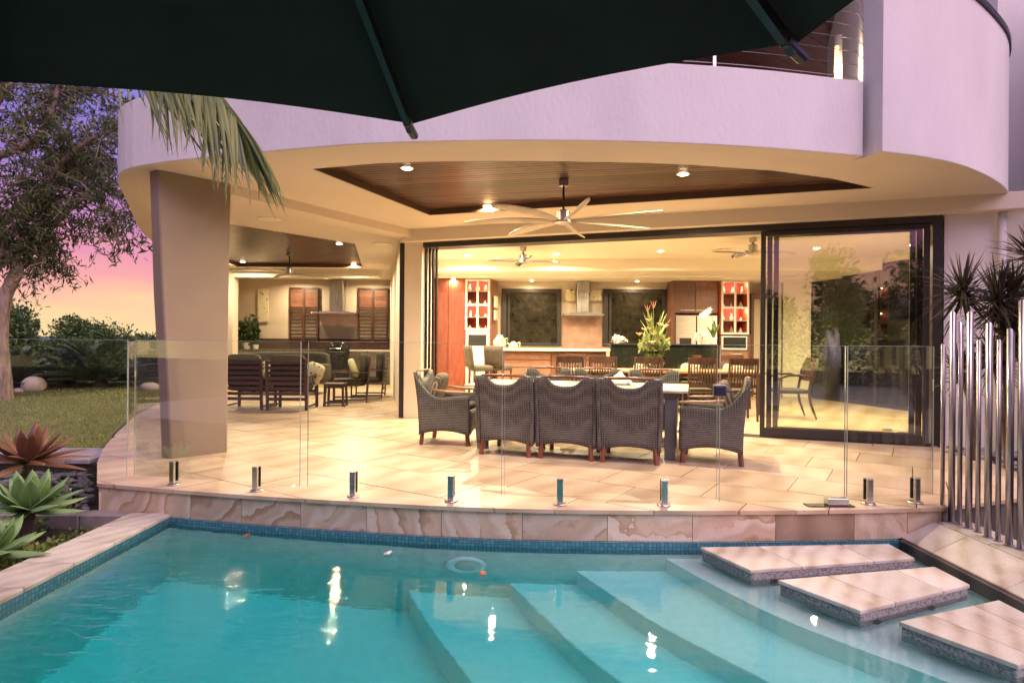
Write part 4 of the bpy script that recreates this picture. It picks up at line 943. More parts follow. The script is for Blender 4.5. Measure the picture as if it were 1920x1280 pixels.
# ---- ceiling fans
def fan(loc, r, zc, label, n=6, a0=.2, droop=.0, wd=.11, mat=None):
    t = thing('ceiling_fan', label, 'ceiling fan', (loc[0], loc[1], zc)); h = zc-loc[2]
    MB().lathe([(.055, -h+0 if False else 0), (.055, -.07), (.03, -.075)], n=24).build('canopy', m_chrome, t, smooth=False)
    MB().tube([(0, 0, -.06), (0, 0, -h+.09)], .013, 10).build('rod', m_black, t)
    MB().lathe([(.04, -h+.13), (.075, -h+.11), (.075, -h+.01), (.11, -h), (.11, -h-.02), (.06, -h-.035)], n=28).build('motor', m_chrome, t)
    for k in range(n):
        a = a0+2*PI*k/n; ca_, sa_ = math.cos(a), math.sin(a); px_ = [.09, .2, .45, .7, .92, 1.0]; ws = [.3, .75, 1, .95, .7, .2]
        mb = MB()
        def f(u, v, ca_=ca_, sa_=sa_):
            rr = .09+(r-.09)*u; w_ = wd*np.interp(u, [0, .15, .5, .85, 1], [.35, .8, 1, .8, .25]); s_ = (v-.5)*w_+.03*math.sin(u*PI)
            return (rr*ca_-s_*sa_, rr*sa_+s_*ca_, -h+.0+s_*.38-droop*u*u)
        mb.grid(f, 10, 3).build('blade', mat or m_blade, t, smooth=True, solid=.008)
    return t
m_blade = M('pale_fan_blade', (.62, .52, .38), .4)
c = P(1057, 338, BZ); fan((c.x, c.y, 2.63), 1.15, BZ, 'big pale-bladed ceiling fan under the patio timber ceiling, over the dining table', 7, .35)
c = P(543, 474, BZ); fan((c.x, c.y, 2.66), 1.18, BZ, 'ceiling fan under the diagonal timber ceiling over the armchairs', 6, .1, wd=.09)
c = P(981, 463, 2.958); fan((c.x, c.y, 2.70), .68, 2.958, 'small ceiling fan inside the kitchen, left of the range hood', 4, .15, wd=.13, mat=m_steel)
c = P(1412, 446, 2.958); fan((c.x, c.y, 2.73), .72, 2.958, 'small ceiling fan half hidden behind the sliding door stack', 4, .1, wd=.13, mat=m_steel)

# ---- kitchen fittings
def KX(px, d=14.0): return (px-960)/FPX*d
t = thing('red_cabinet', 'tall red timber cabinet at the left end of the kitchen', 'cabinet', (0, 0, 0))
MB().bx(-1.86, -1.05, 14.02, 14.62, .0, 2.675).build('carcass', m_red, t)
for a, b in ((-1.86, -1.46), (-1.455, -1.052)): MB().bx(a+.003, b-.003, 13.995, 14.018, .1, 2.66).build('door', m_red, t, bevel=.002)
def display(x0, x1, ztop, zmid, label, seed, side=False):
    t = thing('display_cabinet', label, 'cabinet', (0, 0, 0)); y0, y1 = 13.98, 14.5; zb = zmid
    m_lit = M('red_interior', (.55, .10, .05), .5)
    mb = MB(); mb.bx(x0, x1, y1, y1+.03, zb, ztop); mb.bx(x0, x0+.02, y0, y1, zb, ztop); mb.bx(x1-.02, x1, y0, y1, zb, ztop); mb.bx(x0+.021, x1-.021, y0, y1, ztop-.02, ztop); mb.bx(x0+.021, x1-.021, y0, y1, zb, zb+.02); mb.build('interior', m_lit, t)
    fr_ = MB(); xm = (x0+x1)/2; w_ = .045; zc = (zb+ztop)/2
    for a in (x0, xm-w_/2, x1-w_): fr_.bx(a, a+w_, y0-.022, y0-.002, zb, ztop)
    for z in (zb, zc-w_/2, ztop-w_):
        fr_.bx(x0+w_+.0005, xm-w_/2-.0005, y0-.022, y0-.002, z, z+w_); fr_.bx(xm+w_/2+.0005, x1-w_-.0005, y0-.022, y0-.002, z, z+w_)
    fo = fr_.build('door_frame', m_white, t)
    sh = [zb+(ztop-zb)*f for f in (.25, .5, .76)]
    for z in sh: MB().bx(x0+.021, x1-.021, y0+.03, y1-.005, z, z+.012).build('shelf', m_edge, t)
    r_ = random.Random(seed)
    for z in [zb+.02]+[s+.012 for s in sh]:
        for k in range(3):
            x = x0+.10+(x1-x0-.2)*k/2; h_ = r_.uniform(.08, .17); rr = r_.uniform(.03, .055)
            o = MB().lathe([(rr*.6, 0), (rr, h_*.3), (rr*.8, h_*.6), (rr*.3, h_*.75), (rr*.5, h_)], n=12).build('ornament', m_white if r_.random() < .6 else m_flow, None, smooth=True)
            o.location = (x+r_.uniform(-.02, .02), y0+.2, z); lv = ['bottom', 'second', 'third', 'top'][([zb+.02]+[s_+.012 for s_ in sh]).index(z)]; tag(o, ('left', 'middle', 'right')[k]+' ornament on the '+lv+' shelf of the '+('left' if seed == 1 else 'right')+' lit glass cabinet', 'ornament', 'ornaments in the '+('left' if seed == 1 else 'right')+' glass cabinet')
    for z in (ztop-.06, zc-.06):
        l = bpy.data.lights.new('cabinet_lamp', 'POINT'); l.energy = 5.5; l.color = (1, .62, .42); l.shadow_soft_size = .02; o = bpy.data.objects.new('cabinet_lamp', l); COL.objects.link(o); o.location = (x0+.1, y0+.12, z); o.parent = t
        l2 = o.copy(); COL.objects.link(l2); l2.location = (x1-.1, y0+.12, z)
    return t
t = display(KX(872), KX(918), 2.66, 1.50, 'lit glass display cabinet next to the tall red cabinet', 1)
MB().bx(KX(872), KX(918), 14.0, 14.6, 0, 1.495).build('lower_unit', m_white, t); MB().bx(KX(878), KX(912), 13.985, 13.998, 1.15, 1.40).build('niche', m_black, t)
MB().add([(KX(918)+.003, 13.98, 0), (KX(932, 14.6), 14.6, 0), (KX(932, 14.6), 14.6, 2.675), (KX(918)+.003, 13.98, 2.675)], [(0, 1, 2, 3)]).build('side_panel', m_pinkwood, t, solid=.02)
def picture(x0, x1, y, z0, z1, label, rz=0, m2=None, frame=None):
    cx, cz = (x0+x1)/2, (z0+z1)/2; t = thing('picture', label, 'picture', (cx, y, cz), rz); w_, h_ = x1-x0, z1-z0
    MB().box((0, 0, 0), (w_, .03, h_)).build('canvas', m2 or m_art, t); return t
def art(name, bgc, ink, sc, thr=.62):
    m, t, b, o = new_mat(name); n = nd(t, 'ShaderNodeTexNoise', Scale=sc, Detail=4, Distortion=1.5); t.links.new(coords(t), n.inputs['Vector']); t.links.new(ramp(t, n.outputs[0], [(thr-.03, bgc), (thr+.02, ink)]), b.inputs['Base Color']); return m
m_art = art('pale_art', (.68, .60, .40), (.12, .12, .06), 7)
for z0, z1, lb in ((2.03, 2.29, 'upper small square picture on the end panel beside the glass cabinet'), (1.74, 1.97, 'lower small square picture on the end panel beside the glass cabinet')):
    t = thing('picture', lb, 'picture', (-.40, 14.21, (z0+z1)/2), math.atan2(.62, .16)); MB().box((0, -.02, 0), (.22, .03, z1-z0)).build('canvas', m_art, t)
picture(KX(1060, 14.6), KX(1078, 14.6), 14.61, 2.22, 2.50, 'square bird picture left of the kitchen range hood')
picture(KX(1104, 14.6), KX(1127, 14.6), 14.61, 2.23, 2.48, 'square bird picture right of the kitchen range hood')
def hood(cx, y, wdt, zb, zt, cw, label, dep=.5):
    t = thing('range_hood', label, 'range hood', (cx, y, 0)); MB().box((0, -dep/2, zb+.02), (wdt, dep, .04)).build('canopy', m_steel, t, bevel=.004)
    MB().prism([(-wdt*.35, -dep*.8), (wdt*.35, -dep*.8), (wdt*.2, -.02), (-wdt*.2, -.02)], zb+.041, zb+.07).build('top_plate', m_steel, t)
    MB().box((0, -.15, (zb+.07+zt)/2), (cw, .28, zt-zb-.07)).build('chimney', m_chrome, t, bevel=.02, bseg=3)
    return t
hood(KX(1092, 14.4), 14.60, .92, 1.86, 2.67, .28, 'stainless range hood on the kitchen wall between the two dark windows')
t = thing('kitchen_island', 'timber-fronted kitchen bench with a pale raised top', 'kitchen bench', (0, 0, 0))
MB().bx(-.42, 2.05, 12.85, 13.5, 1.055, 1.10).build('top', m_cope, t, bevel=.005); MB().bx(-.35, 2.0, 13.02, 13.45, 0, 1.054).build('carcass', m_pinkwood, t)
for k in range(6):
    for a, b in ((-.35, .82), (.98, 1.98)): MB().bx(a, b, 12.99, 13.015, .08+.158*k, .08+.158*k+.145).build('front_board', m_pinkwood, t, bevel=.004)
MB().bx(.84, .96, 12.97, 13.018, .02, 1.05).build('front_post', m_brown, t)
t = thing('back_bench', 'kitchen bench run under the two dark windows', 'kitchen bench'); MB().bx(-.3, 3.9, 14.0, 14.6, .86, .90).build('top', m_cope, t); MB().bx(-.3, 3.9, 14.05, 14.6, 0, .859).build('cupboards', m_brown, t)
t = thing('granite_bench', 'black granite breakfast bar behind the flower vase', 'kitchen bench'); MB().bx(1.98, 4.14, 12.3, 12.42, .0, 1.20).build('upstand', m_granite, t, bevel=.004); MB().bx(1.98, 4.14, 12.421, 12.9, .88, .92).build('top', m_granite, t); MB().bx(1.95, 4.18, 12.27, 12.6, 1.201, 1.225).build('ledge', m_granite, t)
t = thing('pantry_cabinet', 'brown timber cabinetry around the stainless fridge', 'cabinet')
MB().bx(KX(1263), KX(1350), 14.15, 14.62, 1.93, 2.675).build('overhead_unit', m_brown, t)
for a, b in ((1263, 1306.5), (1307, 1350)):
    o = MB().bx(KX(a)+.002, KX(b)-.002, 14.12, 14.148, 1.94, 2.66).build('door', m_brown, t, bevel=.002); cxx = (KX(a)+KX(b))/2+(.08 if a == 1263 else -.08)
    MB().bx(cxx-.17, cxx+.17, 14.10, 14.115, 1.99, 2.005).build('handle', m_steel, o)
MB().bx(KX(1260), KX(1268)-.005, 14.1, 14.62, 0, 1.93).build('side_panel', m_brown, t)
t = thing('refrigerator', 'stainless two-door fridge under the brown overhead cupboards', 'fridge'); MB().bx(KX(1268), KX(1348), 14.16, 14.6, .02, 1.89).build('body', m_steel, t)
for a, b in ((1268.5, 1307.6), (1308.4, 1347.5)): MB().bx(KX(a), KX(b), 14.08, 14.158, .75, 1.885).build('door', m_steel, t, bevel=.012, bseg=2)
MB().bx(KX(1268.5), KX(1347.5), 14.08, 14.158, .05, .74).build('freezer_drawer', m_steel, t, bevel=.012)
MB().bx(KX(1276), KX(1298), 14.072, 14.078, 1.12, 1.36).build('dispenser', m_black, t)
t = display(KX(1351), KX(1403), 2.67, 1.45, 'lit glass display cabinet above the microwave, right of the fridge', 2)
MB().bx(KX(1351), KX(1408), 14.02, 14.6, 0, 1.445).build('lower_unit', m_brown, t)
for k in range(3): o = MB().bx(KX(1352), KX(1402), 13.995, 14.018, .12+.32*k, .42+.32*k).build('drawer', m_pinkwood, t, bevel=.003); MB().bx(KX(1368), KX(1390), 13.975, 13.99, .36+.32*k, .375+.32*k).build('handle', m_steel, o)
t = thing('microwave', 'built-in microwave with steel surround under the right glass cabinet', 'microwave'); MB().bx(KX(1352.5), KX(1401), 13.985, 14.017, 1.095, 1.415).build('surround', m_steel, t, bevel=.004); MB().bx(KX(1356), KX(1398), 13.975, 13.984, 1.14, 1.385).build('window', m_granite, t)
t = thing('kitchen_doorway', 'brown timber doorway right of the microwave cabinet', 'doorway', (0, 0, 0)); MB().bx(KX(1406, 14.5), KX(1411, 14.5), 14.42, 14.62, 0, 2.42).build('jamb', m_brown, t); MB().bx(KX(1411, 14.5)+.001, KX(1450, 14.5), 14.42, 14.62, 2.3, 2.42).build('head', m_brown, t)
MB().bx(KX(1411, 14.5)+.002, KX(1450, 14.5), 14.6, 14.64, 0, 2.299).build('door_leaf', m_room, t)
def pot_shape(name, label, cat, loc, prof, mat, n=20): 
    t = thing(name, label, cat, loc); MB().lathe(prof, n=n).build('body', mat, t, smooth=True); return t
m_jug = art('leaf_print_ceramic', (.74, .70, .52), (.10, .16, .05), 9, .55)
x = KX(937, 13.2); pj = pot_shape('patterned_jug', 'big leaf-patterned china jug at the left of the timber bench', 'jug', (x, 13.2, 1.102), [(.07, 0), (.13, .06), (.14, .15), (.09, .22), (.055, .25), (.07, .28)], m_jug); MB().tube([(.10, 0, .2), (.17, 0, .22), (.16, 0, .1), (.125, 0, .08)], .01, 6).build('handle', m_jug, pj)
x = KX(963, 13.2); pj = pot_shape('teapot', 'small leaf-patterned teapot beside the big jug', 'teapot', (x, 13.2, 1.102), [(.05, 0), (.09, .04), (.095, .09), (.05, .13), (.015, .15)], m_jug); MB().tube([(.08, 0, .12), (.14, 0, .13), (.13, 0, .05), (.09, 0, .04)], .009, 6).build('handle', m_jug, pj); MB().tube([(-.08, 0, .06), (-.13, 0, .12)], [.016, .008], 6).build('spout', m_jug, pj)
t = thing('white_flowers', 'low bunch of small white flowers on the left end of the black bar', 'flowers', (KX(1160, 12.45), 12.4, 1.227)); fast_quads('petals', leafcloud(220, (0, 0, .08), (.17, .1, .09), .045, 1.4, .3, seed=9), m_white, t, kind='stuff')
MB().lathe([(.05, 0), (.08, .03), (.07, .035)], n=14).build('bowl', m_white, t)
t = thing('orchid', 'potted white orchid with an arching stem on the black bar in front of the fridge', 'orchid', (KX(1336, 12.45), 12.4, 1.227))
MB().lathe([(.05, 0), (.075, .12), (.07, .13)], n=16).build('pot', m_white, t)
mb = MB(); mb.tube([(0, 0, .1), (.02, 0, .35), (-.04, 0, .58), (-.16, -.02, .70), (-.24, -.03, .68)], .006, 5).build('stem', m_fol, t)
m_orch = leaf_mat('orchid_leaf', (.10, .17, .05), (.05, .09, .02))
for a, l in ((.5, .32), (2.4, .26), (4.2, .2), (1.2, .38)): MB().strip([(0, 0, .12), (math.cos(a)*l*.3, math.sin(a)*l*.3, .12+l*.7), (math.cos(a)*l*.55, math.sin(a)*l*.5, .12+l*.95)], [.03, .085, .02], (-math.sin(a), math.cos(a), 0), .15).build('leaf', m_orch, t, smooth=True)
for k in range(7):
    c = Vector((-.09-.028*k, -.03, .70-.02*k-.012*(k % 2)*3)); mb = MB()
    for j in range(5): b_ = j*1.257+k; d_ = Vector((math.cos(b_), -.25, math.sin(b_))); mb.strip([c, c+d_*.03, c+d_*.052], [.01, .04, .012], d_.cross(Vector((0, 1, 0))), .1)
    mb.build('flower', m_white, t)
t = thing('white_bouquet', 'short pot of white blooms beside the orchid', 'flowers', (KX(1310, 12.45), 12.35, 1.227)); fast_quads('petals', leafcloud(160, (0, 0, .15), (.12, .1, .09), .06, 1.4, .3, seed=19), m_white, t, kind='stuff'); MB().lathe([(.04, 0), (.06, .1)], n=14).build('pot', m_white, t)
def stool(xy, rz, label):
    t = thing('bar_stool', label, 'bar stool', (*xy, 0), rz, 'bar stools at the kitchen bench')
    MB().blob((0, 0, .72), (.44, .44, .12), .35, 14).build('seat', m_leather, t, smooth=True)
    MB().grid(lambda u, v: ((u-.5)*.42, -.21-.05*v, .74+.42*v), 6, 4).build('backrest', m_leather, t, smooth=True, solid=.06)
    for sx in (-1, 1):
        for sy in (-1, 1): MB().bar((sx*.18, sy*.18, 0), (sx*.17, sy*.17, .68), .035).build('leg', m_dark, t)
    MB().bar((-.17, .17, .25), (.17, .17, .25), .025).build('footrest', m_dark, t); return t
s = stool((-.62, 12.1), -PI/2+.35, 'left of the two grey upholstered bar stools by the red cabinet'); copy_tree(s, None, (-.25, 12.45, 0), -.5, 'right of the two grey upholstered bar stools, nearer the timber bench')

# ---- alfresco lounge
def AX(px, d=18.): return (px-960)/FPX*d
m_splash = new_mat('mountain_print'); _t, _b = m_splash[1], m_splash[2]
gg = nd(_t, 'ShaderNodeTexCoord'); sx_ = nd(_t, 'ShaderNodeSeparateXYZ'); _t.links.new(gg.outputs['Generated'], sx_.inputs[0]); nn_ = nd(_t, 'ShaderNodeTexNoise', Scale=3.0, Detail=4, noise_dimensions='1D'); _t.links.new(sx_.outputs[0], nn_.inputs['W'])
mm_ = nd(_t, 'ShaderNodeMath', operation='MULTIPLY_ADD'); _t.links.new(nn_.outputs[0], mm_.inputs[0]); mm_.inputs[1].default_value = -.35; _t.links.new(sx_.outputs[2], mm_.inputs[2])
_t.links.new(ramp(_t, mm_.outputs[0], [(.25, (.13, .10, .085)), (.36, (.19, .14, .12)), (.40, (.36, .26, .22)), (.7, (.48, .34, .30))]), _b.inputs['Base Color']); _b.inputs['Roughness'].default_value = .3
t = thing('mountain_print', 'grey and pink mountain landscape panel under the left range hood', 'picture', (AX(634), 17.97, 1.63)); MB().box((0, 0, 0), (1.16, .03, .78)).build('panel', m_splash[0], t)
hood(AX(630, 17.7), 17.98, 1.25, 2.0, 2.98, .40, 'stainless round-flue range hood on the wall above the mountain print', .6)
def louvre(x0, x1, label):
    y = 17.93; z0, z1 = 1.17, 2.78; t = thing('louvre_window', label, 'window', ((x0+x1)/2, y, 0)); hw = (x1-x0)/2
    fr_ = MB(); fr_.bx(-hw, -hw+.04, -.03, .04, z0, z1); fr_.bx(hw-.04, hw, -.03, .04, z0, z1); fr_.bx(-.035, .035, -.03, .04, z0, z1); fr_.bx(-hw+.041, -.036, -.03, .04, z1-.05, z1); fr_.bx(.036, hw-.041, -.03, .04, z1-.05, z1); fr_.build('frame', m_dark, t)
    MB().bx(-hw+.042, hw-.042, .03, .045, z0, 2.2).build('sky_standin', m_white, t)  # white sheet stands in for bright sky between the slats
    for sx in (-1, 1):
        x_a, x_b = (.037, hw-.042) if sx > 0 else (-hw+.042, -.037)
        for k in range(5): MB().box(((x_a+x_b)/2, 0, 2.26+.103*k), (x_b-x_a, .012, .099)).build('slat', m_brown, t)
        for k in range(10): MB().box(((x_a+x_b)/2, -.01, 1.22+.103*k), (x_b-x_a, .075, .014), rx=.35).build('slat', m_dark, t)
louvre(AX(544), AX(598), 'timber louvre window left of the mountain print'); louvre(AX(672), AX(728), 'timber louvre window right of the mountain print')
picture(AX(484), AX(504), 17.96, 1.76, 2.74, 'tall narrow bird painting on the wall beside the potted plant')
t = thing('alfresco_bench', 'dark outdoor kitchen bench along the back wall with a pale top', 'kitchen bench')
MB().bx(-8.0, -3.45, 17.35, 17.95, 0, .93).build('cupboards', M('grey_bench_front', (.17, .15, .13), .5), t); MB().bx(-4.9, -3.42, 17.3, 17.96, .932, .975).build('top', m_white, t); MB().bx(-8.0, -4.902, 17.3, 17.96, .932, .975).build('top', m_darkstone, t)
MB().bx(-8, -3.5, 17.955, 17.99, .977, 1.28).build('upstand', m_dark, t)
for k in range(5): x_ = -7.9+.9*k; MB().bx(x_, x_+.88, 17.33, 17.348, .05, .90).build('door', M('bench_door', (.20, .175, .155), .4), t, bevel=.003)
def pot(loc, s, label, n, rad, lsz, seed):
    t = thing('potted_plant', label, 'potted plant', loc); MB().lathe([(s*.7, 0), (s, s*1.4), (s*.9, s*1.4)], n=18).build('pot', m_white, t)
    fast_quads('foliage', leafcloud(n, (0, 0, s*1.4+rad[2]*.85), rad, lsz, 1.8, .25, seed=seed), m_lf1, t, kind='stuff'); MB().tube([(0, 0, s), (.02, 0, s*1.4+rad[2])], .012, 6).build('stem', m_dark, t); return t
m_lf1 = leaf_mat('glossy_dark_leaf', (.06, .09, .025), (.015, .028, .01), rough=.3)
pot((AX(464, 17.5), 17.5, .98), .13, 'big dark leafy plant in a white pot on the outdoor bench', 420, (.36, .3, .38), .17, 31)
pot((AX(481, 17.5), 17.45, .98), .09, 'small plant in a white square pot beside the big one', 120, (.13, .12, .1), .09, 32)
# lounge armchairs
def lounge():
    t = thing('slat_back_armchair', '', 'armchair', group='timber armchairs on the left patio')
    for sx in (-1, 1):
        MB().bar((sx*.34, -.30, 0), (sx*.34, -.36, .92), .05, .03).build('leg', m_lounge, t); MB().bar((sx*.34, .34, 0), (sx*.34, .34, .60), .05, .03).build('leg', m_lounge, t)
        MB().bar((sx*.34, -.33, .60), (sx*.34, .38, .61), .07, .025).build('arm', m_lounge, t); MB().bar((sx*.34, -.3, .06), (sx*.34, .34, .06), .03).build('runner', m_lounge, t)
    for k in range(8): MB().bar((-.325, -.315-.008*k, .20+.092*k), (.325, -.315-.008*k, .20+.092*k), .018, .055).build('slat', m_lounge, t)
    MB().bar((-.33, .33, .30), (.33, .33, .30), .03, .06).build('rail', m_lounge, t)
    MB().blob((0, .04, .40), (.62, .66, .15), .35, 16).build('seat_cushion', m_olive, t, smooth=True); MB().blob((0, -.24, .70), (.62, .16, .58), .35, 16).build('back_cushion', m_olive, t, smooth=True); return t
la = lounge(); la.location = (-4.78, 11.2, 0); la['label'] = 'timber slat-back armchair at the far left, back to the pool beside the pillar'
copy_tree(la, None, (-3.98, 11.15, 0), .03, 'timber slat-back armchair in the middle of the left patio, back to the pool'); lc = copy_tree(la, None, (-3.28, 12.55, 0), PI/2+.25, 'timber armchair side-on beside the small stool, with a white and green cushion')
copy_tree(la, None, (-3.15, 13.6, 0), PI/2+.1, 'timber armchair standing behind the side-on one near the bench')
for loc, rz, m_, lb in (((-4.45, 11.35, .64), .5, m_pat, 'pale floral cushion in the far left timber armchair'), ((-3.72, 11.5, .62), -.5, m_pat, 'floral cushion in the middle timber armchair'), ((-3.22, 12.5, .66), PI/2+.2, M('cushion_green', (.45, .45, .26), .9), 'white and green cushion in the side-on timber armchair')):
    o = MB().blob((0, 0, 0), (.42, .15, .42), .5, 16).build('scatter_cushion', m_, None, smooth=True); o.location = loc; o.rotation_euler = (-.35, .25, rz); tag(o, lb, 'cushion')
t = thing('small_stool', 'small reddish timber stool table in front of the side-on armchair', 'side table', (-3.36, 11.72, 0), .08)
MB().box((0, 0, .42), (.38, .38, .025)).build('top', m_lounge, t, bevel=.004)
for sx in (-1, 1):
    for sy in (-1, 1): MB().bar((sx*.175, sy*.175, 0), (sx*.16, sy*.16, .407), .035).build('leg', m_lounge, t)
    MB().bar((sx*.165, -.16, .06), (sx*.165, .16, .06), .03).build('stretcher', m_lounge, t); MB().bar((-.16, sx*.165, .36), (.16, sx*.165, .36), .03).build('stretcher', m_lounge, t); MB().bar((-.16, sx*.168, .07), (.16, sx*.168, .07), .03).build('stretcher', m_lounge, t)
t = thing('outdoor_sofa', 'low dark olive sofa behind the two slat-back armchairs', 'sofa', (-5.3, 14.3, 0), 0)
MB().blob((0, 0, .36), (1.9, .85, .28), .25, 20).build('seat', m_olive, t, smooth=True); MB().blob((0, -.35 if False else .36, .66), (1.9, .26, .62), .3, 20).build('backrest', m_olive, t, smooth=True)
for sx in (-1, 1): MB().blob((sx*.88, 0, .5), (.22, .85, .4), .3, 14).build('armrest', m_olive, t, smooth=True)
for sx in (-1, 1):
    for sy in (-1, 1): MB().box((sx*.85, sy*.35, .1), (.06, .06, .2)).build('leg', m_lounge, t)
t = thing('barbecue', 'black domed barbecue on the outdoor kitchen bench', 'barbecue', (AX(632, 16.6), 16.7, 0))
MB().blob((0, 0, 1.02), (.60, .50, .42), .8, 22).build('lid', M('gloss_black', (.012, .012, .012), .15), t, smooth=True); MB().blob((0, 0, .90), (.62, .52, .22), .7, 22).build('bowl', m_black, t, smooth=True); MB().tube([(-.15, -.26, 1.02), (0, -.30, 1.03), (.15, -.26, 1.02)], .012, 6).build('handle', m_steel, t)
MB().box((.45, 0, .93), (.3, .35, .02)).build('side_shelf', m_black, t); MB().box((0, 0, .42), (.5, .45, .8)).build('cart', m_black, t)

# ---- umbrella overhead
U = thing('patio_umbrella', 'huge dark green octagonal umbrella overhead, close to the camera', 'umbrella', (-.69, .70, -.262))
R8 = 2.02; UZ = 2.225+.262-.02; apex = UZ+.78
T1 = Vector((-.45+.69, 2.68-.70)); a1 = math.atan2(T1.y, T1.x)
ed_ = [Vector((R8*math.cos(a1+k*PI/4), R8*math.sin(a1+k*PI/4))) for k in range(8)]
for k in range(8):
    a, b = ed_[k], ed_[(k+1) % 8]
    def f(u, v, a=a, b=b):
        e_ = a+(b-a)*u; sag = .035*math.sin(PI*u)*v*v; e_ = e_*(1-.012*math.sin(PI*u)); p = e_*v
        return (p.x, p.y, apex+(UZ-apex)*v-.045*math.sin(PI*u)*math.sin(PI*v)+.02*math.sin(PI*u)*v)
    MB().grid(f, 10, 12).build('canopy_panel', m_green, U, smooth=True)
    MB().bar((a.x*.04, a.y*.04, apex-.07), (a.x*.985, a.y*.985, UZ-.035), .026, .04).build('rib', m_black, U)
    MB().bar((a.x*.955, a.y*.955, UZ-.022), (a.x*1.02, a.y*1.02, UZ-.045), .036, .03).build('rib_cap', m_black, U, bevel=.008)
    MB().bar((.03*math.cos(a1+k*PI/4), .03*math.sin(a1+k*PI/4), UZ-.35), (a.x*.5, a.y*.5, apex+(UZ-apex)*.5-.06), .016, .022).build('strut', m_black, U)
MB().tube([(0, 0, 0), (0, 0, apex+.05)], .035, 16).build('pole', m_alu, U, smooth=True); MB().lathe([(.38, 0), (.38, .06), (.10, .09), (.045, .3)], n=24).build('base', m_alu, U); MB().lathe([(.06, UZ-.38), (.06, UZ-.30)], n=16).build('runner', m_black, U)
# ================================================================ PLANTS
m_gum = leaf_mat('gum_leaf', (.13, .165, .05), (.03, .045, .018), rough=.55, trans=.3)
m_bark = M('gum_bark', (.42, .33, .26), .85, c2=(.20, .14, .11), scale=5, aniso=(3, 3, .7), bump=.7, bscale=25, bd=.02)
m_bark2 = M('grey_bark', (.16, .12, .09), .9, c2=(.07, .05, .04), scale=9, bump=.6, bscale=40)
m_hedge = leaf_mat('hedge_leaf', (.20, .31, .09), (.04, .08, .028), trans=.3)
m_light = leaf_mat('light_shrub_leaf', (.16, .26, .05), (.05, .10, .025), trans=.3)
m_cyc = leaf_mat('cycad_frond', (.20, .26, .15), (.06, .10, .06), rough=.35, trans=.1)
def gumleaves(cents, n, spread, size, seed=0, drop=.5):
    r_ = np.random.default_rng(seed); c = np.array(cents)[r_.integers(0, len(cents), n)]
    p = c+r_.normal(size=(n, 3))*spread; a = r_.normal(size=(n, 3))*.55+np.array([0, 0, -drop]); a /= np.linalg.norm(a, axis=1)[:, None]
    b = np.cross(a, r_.normal(size=(n, 3))); b /= np.linalg.norm(b, axis=1)[:, None]; s = size*r_.uniform(.6, 1.25, n)[:, None]
    return np.stack([p-a*s*.5, p+b*s*.1, p+a*s*.5+b*s*.05, p-b*s*.1], 1)
def gum_tree(limbs, label, dep, leaves, tips_jit, seed, trunk_pts, trunk_r, subs=5, size=.17, loc=None):
    t = thing('gum_tree', label, 'tree', (0, 0, 0)); rr = random.Random(seed)
    tp = smoothpts(trunk_pts, 4); MB().tube(tp, list(np.interp(np.linspace(0, 1, len(tp)), np.linspace(0, 1, len(trunk_r)), trunk_r)), 12).build('trunk', m_bark, t, smooth=True)
    tips = []; lm = MB()
    for pts, r0 in limbs:
        sp_ = smoothpts(pts, 5); rad = list(np.linspace(r0, r0*.25, len(sp_))); lm.tube(sp_, rad, 8)
        for i in range(3, len(sp_)):
            for _ in range(subs):
                st = sp_[i]; dr = Vector((rr.gauss(0, 1), rr.gauss(0, .9), rr.gauss(.1, .7))).normalized(); l = rr.uniform(.35, 1.05)
                q = [st, st+dr*l*.5+Vector((0, 0, .08)), st+dr*l+Vector((0, 0, -.08*l))]; lm.tube(q, [max(rad[i]*.4, .012), .010, .004], 4, cap=False)
                tips += [q[2], (q[1]+q[2])/2, q[1]+Vector((rr.gauss(0, .1), rr.gauss(0, .1), -.1))]
    lm.build('limbs', m_bark, t, smooth=True)
    fast_quads('crown', gumleaves([tuple(p) for p in tips], leaves, tips_jit, size, seed), m_gum, t); return t
Dp = 12.5
def d_(x, y, dd=0): return D(x, y, Dp+dd)
limbs = [([d_(-2, 500), d_(20, 440), d_(60, 395), d_(110, 350), d_(150, 320, .3), d_(190, 300, .5)], .10),
 ([d_(0, 420), d_(45, 380), d_(90, 345), d_(120, 300, -.4), d_(170, 262, -.6), d_(230, 240, -.8)], .09),
 ([d_(-30, 300), d_(30, 280), d_(75, 250), d_(100, 200), d_(110, 150), d_(120, 80)], .09),
 ([d_(-40, 480), d_(30, 470), d_(80, 440), d_(120, 405), d_(165, 370, -.3), d_(205, 400, -.5), d_(225, 460, -.6)], .06),
 ([d_(-60, 300, 1), d_(-20, 220, 1), d_(20, 160, 1), d_(60, 100, 1)], .08),
 ([d_(20, 250, .8), d_(80, 200, .8), d_(150, 170, .8), d_(215, 180, .8)], .05),
 ([d_(10, 480, .3), d_(40, 500, .2), d_(70, 470, .1), d_(85, 490, 0)], .035),
 ([d_(60, 330, 1.2), d_(120, 290, 1.2), d_(180, 330, 1.2), d_(215, 360, 1.2)], .05)]
gum_tree(limbs, 'tall gum tree with smooth peeling bark at the left of the lawn', Dp, 17000, .065, 5,
         [(-10.42, 12.6, -.3), d_(4, 700), d_(1, 640), d_(9, 560), d_(32, 505), d_(18, 470, .1), d_(-25, 400, .2), d_(-60, 280, .3), d_(-80, 100, .3)], [.20, .155, .13, .12, .12, .12, .11, .09, .06], subs=4)
